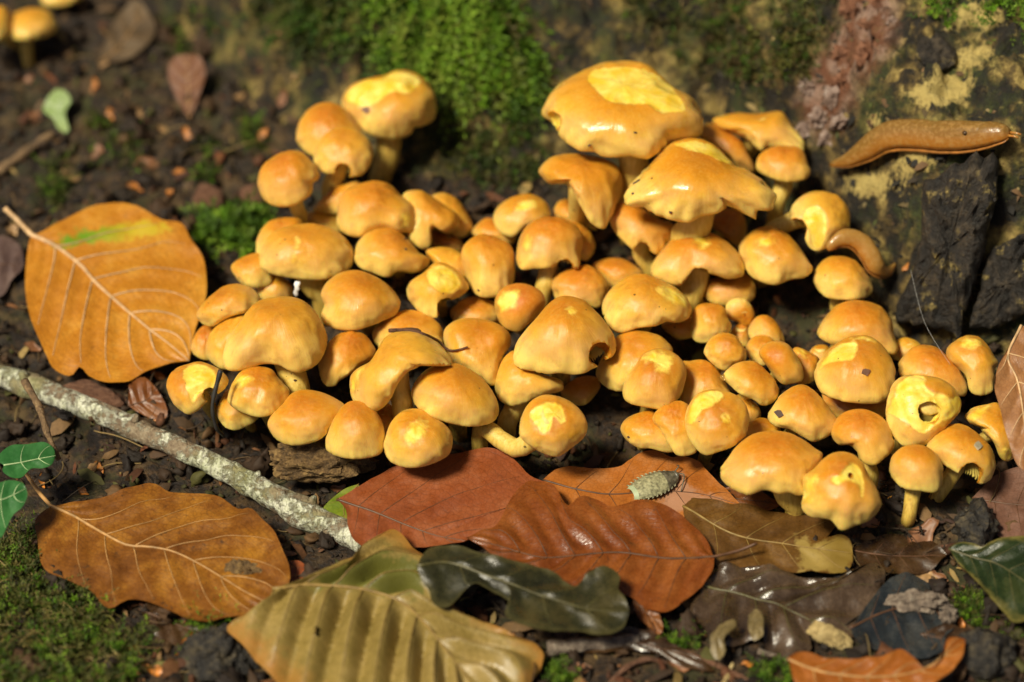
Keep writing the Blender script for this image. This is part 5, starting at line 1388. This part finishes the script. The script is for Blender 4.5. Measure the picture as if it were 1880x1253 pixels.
for i_, (x_, y_, l_, a_) in enumerate([(175,158,30,80),(345,248,40,-60),(312,355,26,70),(482,250,46,60),(395,82,44,10),(78,886,34,-75),(100,1118,24,30),(255,1208,44,-60),
        (285,1234,50,-30),(345,1192,50,60),(204,214,40,-70),(250,346,40,-30),(1762,1160,46,80),(1668,490,24,40),(182,862,30,-60),(235,395,34,60),(330,318,30,20),(60,560,30,40),(120,640,26,-30),(420,640,30,60),(290,690,44,-40),(280,760,50,-65),(1372,1222,26,20),(155,905,24,-20)]):
    scale(x_, y_, l_, D2(a_), M_SC1, 'orange papery bud scale lying on the dark soil', 'orange bud scales on the soil', .42, i_)
for i_, (x_, y_, l_, a_) in enumerate([(62,222,56,60),(140,560,40,20),(1690,985,80,55),(1650,1005,40,-10),(1615,1020,44,30),(270,300,50,-20),(180,280,44,70),(330,440,36,0),(50,150,40,30),(455,100,44,-50),(520,180,40,70),(150,620,50,-50),(230,640,34,10),(90,520,40,60),(60,640,36,-10),
        (505,1010,36,50),(530,1020,30,-20),(1750,1090,44,20),(1720,1060,40,-40),(1600,960,44,20),(330,1150,40,-20),(300,1110,50,30),(620,900,30,10),(1060,1232,50,10),(1250,1225,44,-20)]):
    scale(x_, y_, l_, D2(a_), M_SC2, 'dark brown bud scale among the soil crumbs', 'brown bud scales on the soil', .5, i_ + 40)
for i_, (x_, y_, l_, a_) in enumerate([(190,120,36,50),(255,215,40,60),(300,240,30,-30),(130,330,40,10),(355,70,30,20),(545,130,44,70),(520,60,40,30),(20,420,44,-60),(170,860,30,40),(115,1210,26,0),(240,1060,30,50),(60,1100,34,20),(1640,1080,60,-10),(1700,1065,70,-12),(1500,720,20,0),(610,60,40,-30),(440,180,30,20)]):
    scale(x_, y_, l_, D2(a_), M_SC3, 'pale tan scrap of bud scale on the forest floor', 'tan scraps on the forest floor', .38, i_ + 90)

# ------------------------------------------------------------------ litter nobody could count
def pick(cols, n):
    c = np.array(cols); k = RNG.integers(0, len(c), n)
    return np.clip(c[k] * RNG.uniform(.5, 1.3, (n, 1)), 0, 1)
_ico_v, _ico_f = None, None
def ico(sub=1):
    bm = bmesh.new(); bmesh.ops.create_icosphere(bm, subdivisions=sub, radius=1)
    v = np.array([x.co[:] for x in bm.verts]); f = np.array([[x.index for x in q.verts] for q in bm.faces]); bm.free()
    return v, f
IV, IF = ico()
def rand_px(n, x0, x1, y0, y1):
    return RNG.uniform(x0, x1, n), RNG.uniform(y0, y1, n)
def crumbs(name, label, n, box, size, cols, h=Ht, flat=1.0, mask=None, sub=1):
    IV, IF = ico(sub)
    px, py = rand_px(n, *box)
    if mask is not None:
        ok = mask(px, py); px, py = px[ok], py[ok]
    C = hit(px, py, h); n = len(C)
    s = size[0] * (size[1] / size[0]) ** (RNG.random(n) ** 2.2)
    q = RNG.normal(size=(n, 3, 3)); q, _ = np.linalg.qr(q)
    el = RNG.uniform(.22, 1.35, (n, 3)); el[:, 2] *= flat
    if sub == 1: v = IV[None] * (1 + RNG.uniform(-.35, .35, (n, len(IV), 1)))
    else:
        v = np.repeat(IV[None], n, 0); k_ = (v + RNG.uniform(0, 90, (n, 1, 3))).reshape(-1, 3)
        v = v * (1 + 1.15 * fbm(k_ * 2.1, 2).reshape(n, -1, 1) + .6 * fbm(k_ * 4.1, 1, True).reshape(n, -1, 1) - .2)
    v = np.einsum('nij,nkj->nki', q, v * el[:, None]) * s[:, None, None]
    W = C[:, None] + v + np.array([0, 0, .35]) * s[:, None, None]
    F = (IF[None] + (np.arange(n) * len(IV))[:, None, None]).reshape(-1, 3)
    tint = np.repeat(pick(cols, n), len(IV), 0)
    return tag(put(name, W.reshape(-1, 3), F, M_LITTER, attrs={'tint': tint}, smooth=True), label, 'litter', kind='stuff')
EARTH = [(.012, .006, .003), (.030, .015, .006), (.055, .027, .010), (.10, .052, .018), (.018, .010, .004), (.18, .10, .036), (.085, .030, .010), (.060, .055, .010), (.022, .012, .005), (.24, .16, .05), (.10, .095, .018)]
soilmask = lambda x, y: ~((x > 1500) & (y < 620)) & ~((x > 520) & (y < 330))
crumbs('soil_crumbs', 'dark crumbs of soil and humus covering the ground', 8500, (-160, 2040, -100, 1380), (.05, .28), EARTH[:5] + EARTH[6:9], mask=soilmask, sub=2)
crumbs('soil_clods', 'coarse dark clods of humus between the fallen leaves', 750, (-160, 2040, -100, 1380), (.2, .60), EARTH[:3] + EARTH[4:5], mask=soilmask, sub=3)
crumbs('wood_crumbs', 'crumbs of bark and lichen on the stump surface', 4200, (480, 2040, -160, 640), (.03, .16), [(.05, .035, .018), (.12, .085, .035), (.24, .18, .07), (.02, .016, .01), (.07, .08, .015), (.17, .10, .045), (.33, .25, .10)], mask=lambda x, y: ~soilmask(x, y))
def flakes(name, label, n, box, size, cols, mask=None):
    px, py = rand_px(n, *box)
    if mask is not None:
        ok = mask(px, py); px, py = px[ok], py[ok]
    C = hit(px, py); n = len(C)
    L = size[0] * (size[1] / size[0]) ** (RNG.random(n) ** 1.6); Wd = L * RNG.uniform(.15, .5, n)
    ang = RNG.uniform(0, 2 * math.pi, n)
    N = np.array([0, -.35, .9]) + RNG.normal(size=(n, 3)) * .35; N /= np.linalg.norm(N, axis=1)[:, None]
    a = np.stack([np.cos(ang), np.sin(ang), np.zeros(n)], -1); a -= N * (a * N).sum(1)[:, None]; a /= np.linalg.norm(a, axis=1)[:, None]
    b = np.cross(N, a)
    t = np.array([(-.5, 0, 0), (-.2, -.5, .12), (-.2, .5, .12), (.25, -.4, .1), (.25, .4, .1), (.5, 0, -.05), (0, 0, .22)])
    f = np.array([(0, 1, 6), (0, 6, 2), (1, 3, 6), (2, 6, 4), (3, 5, 6), (4, 6, 5)])
    W = C[:, None] + t[None, :, :1] * a[:, None] * L[:, None, None] + t[None, :, 1:2] * b[:, None] * Wd[:, None, None] + (t[None, :, 2:] * L[:, None, None] + .08) * N[:, None]
    F = (f[None] + (np.arange(n) * 7)[:, None, None]).reshape(-1, 3)
    return tag(put(name, W.reshape(-1, 3), F, M_LITTER, attrs={'tint': np.repeat(pick(cols, n), 7, 0)}, smooth=True), label, 'litter', kind='stuff')
flakes('bark_flakes', 'flakes of brown bark and leaf scraps strewn over the soil', 2600, (-160, 2040, -100, 1380), (.15, 1.4), EARTH + [(.20, .085, .03), (.27, .12, .04), (.14, .045, .016), (.10, .06, .03), (.05, .02, .01)], mask=soilmask)
flakes('wood_flakes', 'splinters and scales of decayed wood on the stump', 3800, (480, 2040, -160, 640), (.12, .8), [(.03, .02, .01), (.09, .06, .022), (.20, .14, .05), (.012, .01, .006), (.05, .06, .01), (.12, .065, .025), (.015, .012, .008), (.28, .20, .07)], mask=lambda x, y: ~soilmask(x, y))
def rootlets(name, label, n, box, size, cols, rad=(.008, .03), arch=.35, mask=None):
    px, py = rand_px(n, *box)
    if mask is not None:
        ok = mask(px, py); px, py = px[ok], py[ok]
    C = hit(px, py); n = len(C); VV, FF, TT = [], [], []
    cl = pick(cols, n); off = 0
    for k in range(n):
        L = RNG.uniform(*size); a = RNG.uniform(0, 2 * math.pi); bnd = RNG.normal() * 2.0
        u = np.linspace(0, 1, 8); th = a + bnd * u
        x = np.cumsum(np.cos(th)) / 8 * L; y = np.cumsum(np.sin(th)) / 8 * L
        P = C[k] + np.stack([x, y, np.sin(u * math.pi) * L * arch * RNG.random() + .06], -1)
        P[:, 2] = np.maximum(P[:, 2], Ht(P[:, 0], P[:, 1]) + .03)
        v, f = tube(P, RNG.uniform(*rad), 4, cap=False)
        VV.append(v); FF.append(np.array(f) + off); off += len(v); TT.append(np.repeat(cl[k:k + 1], len(v), 0))
    return tag(put(name, np.concatenate(VV), np.concatenate(FF), M_LITTER, attrs={'tint': np.concatenate(TT)}), label, 'litter', kind='stuff')
rootlets('rootlets', 'fine brown rootlets and stalks tangled in the soil', 900, (-100, 1980, -60, 1340), (.5, 2.4), [(.08, .045, .018), (.15, .09, .035), (.03, .018, .008), (.22, .15, .055), (.05, .03, .012)], mask=soilmask)
rootlets('dry_moss_stalks', 'straw-coloured dead moss strands tangled in the moss carpet', 520, (-60, 250, 950, 1330), (.5, 1.8), [(.30, .22, .07), (.20, .15, .04), (.40, .30, .12), (.16, .14, .03)], (.008, .022), .35, mask=lambda x, y: sdf(np.c_[x, y], cp('c', [(-200,560),(180,520),(240,680),(420,740),(560,880),(720,980),(740,1100),(620,1400),(-200,1400)])) > 0)

# ------------------------------------------------------------------ moss
def moss(label, polys, n, length, cols, crop='P', droop=.5, width=.10, nl=13, name='moss', spread=.7, toward=.3):
    """leafy moss shoots rooted inside the outlines"""
    VV, FF, TT = [], [], []
    off = 0
    for poly in polys:
        poly = cp(crop, poly); lo, hi = poly.min(0), poly.max(0)
        m = n // len(polys); px, py = rand_px(m * 3, lo[0], hi[0], lo[1], hi[1])
        dd = sdf(np.c_[px, py], poly); ok = (dd + RNG.normal(size=len(px)) * 8 > 0) & (fbm(np.c_[px * .016, py * .016, np.zeros(len(px))], 2) > -.10)
        px, py = px[ok][:m], py[ok][:m]
        C = hit(px, py)
        Lg = length * RNG.uniform(.5, 1.25, len(C)); cl = pick(cols, len(C))
        dirs = np.array([0, -toward, 1.0]) + RNG.normal(size=(len(C), 3)) * spread
        dirs /= np.linalg.norm(dirs, axis=1)[:, None]
        for k in range(len(C)):
            u = np.linspace(0.08, 1, nl)
            side = RNG.normal(size=3); side -= dirs[k] * (side @ dirs[k]); side /= np.linalg.norm(side); s2 = np.cross(dirs[k], side)
            P = C[k] + dirs[k] * (u * Lg[k])[:, None] + np.array([0, 0, -droop]) * (u ** 2 * Lg[k])[:, None] + side * (np.sin(u * 2) * .2 * Lg[k])[:, None]
            an = np.arange(nl) * 2.4 + RNG.random() * 6
            rad = np.cos(an)[:, None] * side + np.sin(an)[:, None] * s2
            lw = width * (1.15 - .7 * u)[:, None]
            tip = P + rad * lw * 1.6 + dirs[k] * lw * 1.1
            tang = np.cross(rad, dirs[k]) * lw * .30
            midp = P + rad * lw * .7 + dirs[k] * lw * .3
            v = np.stack([P - dirs[k] * .04, midp - tang, tip, midp + tang], 1).reshape(-1, 3)
            f = np.arange(nl * 4).reshape(-1, 4) + off
            VV.append(v); FF.append(f); off += len(v)
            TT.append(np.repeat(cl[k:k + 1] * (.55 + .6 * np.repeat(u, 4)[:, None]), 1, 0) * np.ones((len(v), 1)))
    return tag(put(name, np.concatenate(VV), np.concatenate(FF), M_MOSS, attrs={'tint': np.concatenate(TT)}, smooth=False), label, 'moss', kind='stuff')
GREEN = [(.09, .20, .008), (.15, .29, .012), (.06, .13, .006), (.22, .35, .03)]
OLIVE = [(.07, .09, .012), (.11, .12, .02), (.05, .075, .010), (.15, .15, .03)]
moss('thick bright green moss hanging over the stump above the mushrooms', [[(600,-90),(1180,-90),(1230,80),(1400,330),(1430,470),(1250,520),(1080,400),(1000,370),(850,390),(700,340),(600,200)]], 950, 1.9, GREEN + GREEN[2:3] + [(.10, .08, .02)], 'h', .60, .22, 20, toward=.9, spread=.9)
moss('long bright moss fronds trailing over the edge of the stump', [[(760,-60),(1150,-60),(1200,120),(1350,400),(1200,440),(1060,340),(860,330),(760,180)]], 240, 2.9, GREEN[1:2] + GREEN[3:] + [(.20, .26, .03)], 'h', .85, .30, 26, toward=1.1, spread=.8)
moss('dark green moss on the stump beside the bright hanging moss', [[(-60,-90),(560,-90),(580,180),(480,300),(250,280),(40,200)]], 520, 1.8, GREEN[:1] + OLIVE + [(.04, .11, .01)], 'h', .4, .20, 18, toward=.6, spread=.9)
moss('thin olive moss film over the back of the stump', [[(1120,-60),(1560,-60),(1540,60),(1480,130),(1320,150),(1180,100)], [(820,200),(990,200),(980,330),(900,360),(830,290)], [(1280,0),(1500,0),(1500,110),(1380,160),(1280,120)]], 900, 1.3, OLIVE + GREEN[2:3] + [(.10, .07, .02)], 'P', .3, .14, toward=.6)
moss('bright green moss tuft between the beech leaf and the mushrooms', [[(352,455),(380,405),(420,378),(470,400),(492,425),(455,462),(425,478),(375,470)]], 120, 1.7, GREEN, 'P', .4, .22, 18, toward=.5, spread=.9)
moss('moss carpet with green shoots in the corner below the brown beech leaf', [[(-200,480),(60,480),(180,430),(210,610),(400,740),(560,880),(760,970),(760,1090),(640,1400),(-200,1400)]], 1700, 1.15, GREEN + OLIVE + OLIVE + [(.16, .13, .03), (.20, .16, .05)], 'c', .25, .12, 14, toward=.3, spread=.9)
moss('short green moss on top of the ochre stump root', [[(1700,-60),(1960,-60),(1960,55),(1800,45),(1710,35)]], 300, 1.3, GREEN, 'P', .3, .14, 16, toward=.5)
moss('little green moss sprigs on the soil above the large beech leaf', [[(150,200),(260,230),(270,330),(170,300)], [(280,30),(400,20),(420,110),(330,130)], [(355,330),(385,260),(425,255),(415,305),(370,340)], [(445,215),(480,240),(470,275),(445,270)], [(85,300),(120,310),(120,390),(90,380)]], 600, .9, OLIVE + OLIVE + GREEN, 'P', .3, .10)
moss('moss sprigs by the dark green leathery leaf', [[(1380,780),(1700,850),(1740,980),(1580,960),(1480,900)], [(1330,680),(1480,700),(1480,800),(1380,780)]], 330, .6, GREEN + OLIVE, 'f', .2, .08)
moss('moss clump on the black wood lump beside the khaki leaf', [[(1060,960),(1200,920),(1290,1000),(1230,1100),(1100,1060)]], 200, 1.3, GREEN, 'c', .2, .09)
moss('moss tufts at the foot of the reddish twig', [[(1150,1170),(1330,1170),(1330,1330),(1150,1330)], [(0,1180),(150,1180),(150,1330),(0,1330)], [(650,990),(800,1000),(790,1060),(670,1060)]], 300, .7, GREEN, 'e', .2, .09)
moss('yellow-green moss patches on the dark bark of the root', [[(1300,640),(1440,640),(1440,760),(1330,760)], [(1020,560),(1200,540),(1340,800),(1300,900),(1040,1000),(1000,780)]], 330, .45, [(.28, .22, .05), (.34, .28, .09), (.16, .17, .03)], 'i', .1, .07, toward=1.0)

# ------------------------------------------------------------------ slugs, woodlouse
def slug_material(name='slug_skin', g=1.0):
    m = Mat(name)
    n1, n2 = m.noise(120, 4), m.noise(700, 4)
    v = m.attr('along'); tp = m.attr('up')
    c = m.mix(m.rng(tp, -.2, .8), (0.42, 0.16, 0.022), (0.20 * g, 0.105 * g, 0.022 * g))
    c = m.mix(m.math('MULTIPLY', m.rng(n2, .45, .65), .5), c, (0.40, 0.24, 0.08))
    rid = m.n('TexWave', {'wave_type': 'BANDS', 'bands_direction': 'Z'}, Vector=m.n('CombineXYZ', i0=m.math('MULTIPLY', v, .3), i1=0.0, i2=m.attr('round')).outputs[0], Scale=9.0, Distortion=1.5).outputs['Fac']
    m.bs(Base_Color=c, Roughness=.24, Specular_IOR_Level=.6, Normal=m.bump(m.math('ADD', m.math('MULTIPLY', rid, .12), n2), .22, .0005), Subsurface_Weight=.35, Subsurface_Radius=(1, .5, .15), Subsurface_Scale=.003)
    return m.m
M_SLUG = slug_material()
M_SLUGFOOT = plain('slug_foot', (0.30, 0.12, 0.022), .35)
def slug(label, P, rad, upv, tent=True, M_SLUG=M_SLUG, mantle=True):
    """P spine (n,3) tail to head, rad per point"""
    n = len(P); seg = 22
    T = np.gradient(P, axis=0); T /= np.linalg.norm(T, axis=1)[:, None]
    th = np.linspace(0, 2 * math.pi, seg, endpoint=False)
    b = np.cross(T, upv); b /= np.linalg.norm(b, axis=1)[:, None]; u = np.cross(b, T)
    prof_u = np.where(np.sin(th) > 0, np.sin(th) * 1.0, np.sin(th) * .55)
    V = P[:, None] + rad[:, None, None] * (np.cos(th)[None, :, None] * b[:, None] * .85 + prof_u[None, :, None] * u[:, None])
    V = V.reshape(-1, 3); V += (fbm(V * 4, 2) * .025)[:, None] * np.repeat(u, seg, 0)
    F = grid_faces(n, seg, True).tolist(); F.append(list(range(seg))[::-1]); F.append([(n - 1) * seg + k for k in range(seg)])
    t = thing('slug', label, 'slug', P.mean(0) - upv * rad.max() * .6)
    put('body', V, F, M_SLUG, t, {'along': np.repeat(np.linspace(0, 8, n), seg), 'up': np.tile(prof_u, n), 'round': np.tile(th / 6.28, n)})
    # foot fringe along both sides
    for s_ in (-1, 1):
        Q = P + b * rad[:, None] * .66 * s_ - u * rad[:, None] * .50
        v, f = tube(Q, np.maximum(rad * .09, .012), 6); put('foot_fringe', v, f, M_SLUGFOOT, t)
    if not mantle: return t
    # mantle shield over the front third
    k0, k1 = int(n * .60), int(n * .90)
    Q = P[k0:k1]; R = rad[k0:k1]; m_ = k1 - k0
    th2 = np.linspace(math.radians(28), math.radians(152), 13)
    e = np.sin(np.linspace(.0, math.pi, m_)) ** .35
    tf = np.sin((th2 - th2[0]) / (th2[-1] - th2[0]) * math.pi) ** .6
    MV = Q[:, None] + (R[:, None] * (.955 + .125 * e[:, None] * tf[None]))[..., None] * (np.cos(th2)[None, :, None] * b[k0:k1, None] * .85 + np.sin(th2)[None, :, None] * u[k0:k1, None])
    MV = MV.reshape(-1, 3)
    mo = put('mantle', MV, grid_faces(m_, 13), M_SLUG, t, {'along': np.zeros(m_ * 13), 'up': np.tile(np.sin(th2), m_), 'round': np.tile(th2 / 6.28, m_)})
    # breathing hole
    kk_ = int(n * .80); c = P[kk_] + rad[kk_] * 1.06 * (b[kk_] * .62 + u[kk_] * .72); nn = (b[kk_] * .62 + u[kk_] * .72)
    v, f = tube(np.array([c - nn * .08, c + nn * .02]), np.array([.09, .07]), 10); put('breathing_hole', v, f, plain('slug_hole', (0.06, 0.03, 0.01), .4), mo)
    if tent:
        for s_, ln in ((-1, .35), (1, .35)):
            h0 = P[-1] + b[-1] * rad[-1] * .5 * s_
            v, f = tube(np.array([h0 - T[-1] * .1, h0 + T[-1] * ln * .6 - u[-1] * .05, h0 + T[-1] * ln - u[-1] * .12]), np.array([.06, .04, .045]), 8); put('tentacle', v, f, M_SLUG, t)
    return t
sp_ = catmull(cp('g', [(835,888),(930,868),(1030,815),(1150,745),(1300,735),(1450,748),(1600,745),(1720,728),(1800,722)]), 46)
Wsp = hit(sp_[:, 0], sp_[:, 1]); _, dsp = to_px(Wsp)
xx_ = np.linspace(-1, 1, 46); dsp = np.polyval(np.polyfit(xx_, dsp, 1), xx_) - .55
Psp = at(sp_[:, 0], sp_[:, 1], dsp)
rr_ = np.interp(xx_, [-1, -.8, -.55, -.25, .1, .5, .8, .95, 1], [.08, .30, .50, .62, .64, .62, .52, .38, .20])
upv_ = UV * .75 - FV * .66; upv_ /= np.linalg.norm(upv_)
slug('long amber-brown slug crawling over the ochre crusted root', Psp, rr_, upv_)
p2 = catmull(np.c_[cp('i', [(770,490),(700,560),(610,545),(555,430),(480,330),(370,275),(270,290),(180,365)]), np.array([5.9, 5.4, 4.9, 4.7, 4.7, 4.6, 4.5, 4.4])], 40)
x2_ = np.linspace(0, 1, 40)
slug('small brown slug curled over the back of the small bell cap', at(p2[:, 0], p2[:, 1], p2[:, 2]), np.interp(x2_, [0, .12, .3, .55, .8, .95, 1], [.05, .20, .38, .42, .36, .22, .10]), upv_, True, slug_material('golden_slug_skin', 1.7), False)

# woodlouse on the rusty leaf
def louse():
    P0, N = plane_from(('z', 1180, 905, 0.7, .0, -.12))
    def onp(px, py):
        r = ray(px, py); return CAM + r * (((P0 - CAM) @ N) / (r @ N))
    a, b = onp(*cp('m', [(370, 690)])[0]), onp(*cp('m', [(1130, 380)])[0])
    Ld = b - a; L = np.linalg.norm(Ld); Ld /= L; Wd = np.cross(N, Ld)
    base = a + N * .22
    t = thing('woodlouse', 'grey-green segmented woodlouse sitting on the rusty orange leaf', 'woodlouse', a + Ld * L / 2)
    m1 = plain('woodlouse_shell', (0.27, 0.26, 0.15), .35, .5, 900); m2 = plain('woodlouse_shell_dark', (0.11, 0.10, 0.07), .35, .5, 900); m3 = plain('woodlouse_tail', (0.36, 0.42, 0.26), .35, .2)
    ns = 11
    for k in range(ns):
        u0, u1 = k / ns, (k + 1.25) / ns
        V = []
        for j, u in enumerate(np.linspace(u0, u1, 5)):
            wd = .47 * math.sin(math.pi * min(.97, .10 + .80 * u)) ** .55
            hh = .30 * math.sin(math.pi * (.12 + .76 * u)) ** .6 + .018 * (4 - j) / 4
            for y in np.linspace(-1, 1, 15):
                V.append(base + Ld * (u * L - .05 * abs(y) ** 3) + Wd * wd * y * (1 + .04 * (4 - j) / 4) + N * (hh * math.sqrt(max(0, 1 - .93 * y * y)) - .10))
        o = put('segment', V, grid_faces(5, 15), m3 if k == 0 else (m1 if k < 8 else m2), t)
        if k:
            for s_ in (-1, 1):
                e0 = V[7 + 7 * s_]; d_ = Wd * s_
                v, f = tube(np.array([e0 - d_ * .03, e0 + d_ * .03 - Ld * .03, e0 + d_ * .05 - Ld * .08]), np.array([.035, .03, .008]), 5); put('side_spine', v, f, m1, o)
    h0 = base + Ld * L * 1.0
    v, f = tube(np.array([h0 - Ld * .05, h0 + Ld * .03, h0 + Ld * .10]), np.array([.20, .18, .06]), 12, flat=.7); put('head', v, f, m2, t)
    for pts in ([(1120, 350), (1270, 400), (1240, 560), (1225, 610)], [(1100, 330), (1180, 250), (1150, 190)]):
        Q = np.array([onp(*cp('m', [p])[0]) + N * z for p, z in zip(pts, (.2, .28, .15, .05))])
        v, f = tube(catmull(Q, 10), .022, 5); put('antenna', v, f, m2, t)
louse()

# ------------------------------------------------------------------ odds and ends lying on caps
bpy.context.view_layer.update()
DG = bpy.context.evaluated_depsgraph_get()
def on_scene(px, py):
    r = ray(px, py); r = r / np.linalg.norm(r)
    ok, loc, nor, *_ = sc.ray_cast(DG, Vector(CAM * CM), Vector(r))
    n = np.array(nor);
    if n @ FV > 0: n = -n
    return np.array(loc) / CM, n
def flake(label, px, py, w_px, ang, mat, name='dirt_flake', wr=.7):
    c, n = on_scene(px, py); s = K * DIST
    a = RV * math.cos(ang) + UV * math.sin(ang); a -= n * (a @ n); a /= np.linalg.norm(a); b = np.cross(n, a)
    pts = np.array([(-.5, -.35), (-.05, -.42), (.45, -.5), (.5, .3), (.1, .42), (-.4, .5)]) * w_px * s * (1, wr) * RNG.uniform(.6, 1.15, (6, 1))
    top = [c + a * p[0] + b * p[1] + n * .045 for p in pts]; bot = [c + a * p[0] + b * p[1] - n * .02 for p in pts]
    F = [list(range(6)), list(range(11, 5, -1))] + [[k, k + 6, (k + 1) % 6 + 6, (k + 1) % 6] for k in range(6)]
    tag(put(name, np.array(top + bot), F, mat, smooth=False), label, 'flake')
M_FL = plain('dark_leaf_flake', (0.06, 0.03, 0.018), .6)
flake('square dark leaf flake stuck on an orange cap', *cp('E', [(386, 590)])[0], 15, .5, M_FL, wr=1.2)
flake('brown leaf flake on the large cap with the torn strip', *cp('E', [(850, 362)])[0], 15, 1.2, plain('brown_leaf_flake', (0.14, 0.06, 0.03), .6), wr=1.0)
flake('pale grey square flake on the cap bitten open at the front', *cp('E', [(1453, 760)])[0], 18, .8, plain('grey_flake', (0.40, 0.34, 0.22), .6), wr=.8)
flake('brown speck on the two-lobed peeled cap', *cp('A', [(1095, 300)])[0], 17, .8, plain('brown_speck', (0.16, 0.07, 0.03), .6), wr=1.0)
flake('black debris on the left edge of the wide scalloped cap', *cp('B', [(845, 750)])[0], 20, .2, M_FL)
for k_, (x_, y_) in enumerate([('B', (840, 480)), ('B', (592, 550)), ('B', (830, 810)), ('B', (1030, 910)), ('B', (935, 625)), ('A', (1300, 995)), ('A', (1305, 1050)), ('C', (712, 700)), ('C', (1225, 800)), ('D', (805, 1005)), ('C', (1700, 215))]):
    p_ = cp(x_, [y_])[0]
    c_, n_ = on_scene(p_[0], p_[1])
    v_ = IV * RNG.uniform(.6, 1.3, (len(IV), 1)) * (.075, .055, .04) + c_
    tag(put('soil_speck', v_, IF, M_FL, smooth=False), 'tiny black crumb of soil stuck to a mushroom', 'soil speck', 'soil specks on the caps')
# dry sprig over the strap-shaped cap
c_ = cp('C', [(1215,432),(1300,432),(1390,452),(1480,488),(1530,535),(1580,538),(1640,520)])
sg = []
for p_ in c_:
    w_, n_ = on_scene(p_[0], p_[1]); sg.append(w_)
sg = np.array(sg); dmin = to_px(sg)[1]; dmin = np.minimum(dmin, dmin[:5].mean() + .3)
sg = at(c_[:, 0], c_[:, 1], dmin - .12)
sp_t = thing('dry_sprig', 'dry dark brown sprig lying across the strap-shaped cap', 'sprig', sg[2])
v_, f_ = tube(catmull(sg, 30), np.interp(np.linspace(0, 1, 30), [0, .25, .6, 1], [.07, .10, .06, .03]), 7, .3, 3); put('stalk', v_, f_, M_CHIP, sp_t)
v_, f_ = tube(catmull(sg[:3], 14), np.interp(np.linspace(0, 1, 14), [0, .4, .8, 1], [.04, .20, .18, .03]), 8, .3, 3, flat=.25); put('bract', v_, f_, M_FL, sp_t)
v_, f_ = tube(catmull(sg[2:4], 14), np.interp(np.linspace(0, 1, 14), [0, .5, 1], [.03, .15, .03]), 8, .3, 3, flat=.25); put('bract', v_, f_, M_CHIP, sp_t)
# white down caught under the scratched cap
M_WHITE = plain('white_down', (0.80, 0.80, 0.78), .7, .05)
q_ = cp('C', [(725, 168), (718, 205), (712, 250)]); w0 = base_depth(514) - 1.9
v_, f_ = tube(catmull(at(q_[:, 0], q_[:, 1], np.array([w0, w0, w0 + .3])), 12), np.interp(np.linspace(0, 1, 12), [0, .2, .5, .8, 1], [.10, .15, .07, .09, .02]), 9, .9, 6, flat=.35)
tag(put('down_feather', v_, f_, M_WHITE), 'bright white bit of down below the large scratched round cap', 'feather')
M_SILK = plain('spider_silk', (0.50, 0.50, 0.48), .3, .05)
def silk(label, px, ds):
    p = catmull(np.c_[np.array(px, float), ds], 20); v, f = tube(at(p[:, 0], p[:, 1], p[:, 2]), .004, 5)
    tag(put('spider_thread', v, f, M_SILK), label, 'spider thread')
silk('pale spider thread hanging in front of the reddish rotten wood', [(1436,-10),(1465,60),(1490,110),(1506,140)], [9.5, 9.2, 8.8, 8.5])
silk('fine spider thread running from the dark bark to the round orange cap', [(1672,497),(1693,580),(1715,625),(1745,670)], [3.2, 2.4, 1.8, 1.2])
# wet drop at the edge of the oval cap
mw = Mat('water'); mw.bs(Base_Color=(1, 1, 1), Roughness=.02, IOR=1.33, Transmission_Weight=1.0)
c_, n_ = on_scene(*cp('D', [(1322, 676)])[0])
bm = bmesh.new(); bmesh.ops.create_icosphere(bm, subdivisions=3, radius=.10)
v_ = np.array([x.co[:] for x in bm.verts]) ; f_ = [[x.index for x in q.verts] for q in bm.faces]; bm.free()
v_[:, 2] *= np.where(v_[:, 2] > 0, .8, 1.25)
tag(put('water_drop', v_ + c_ + np.array([-.05, 0, -.05]) - FV * .03, f_, mw.m), 'clear water drop at the left edge of the oval cap', 'water drop')

for o in bpy.data.objects:
    if '_org' in o: del o['_org']
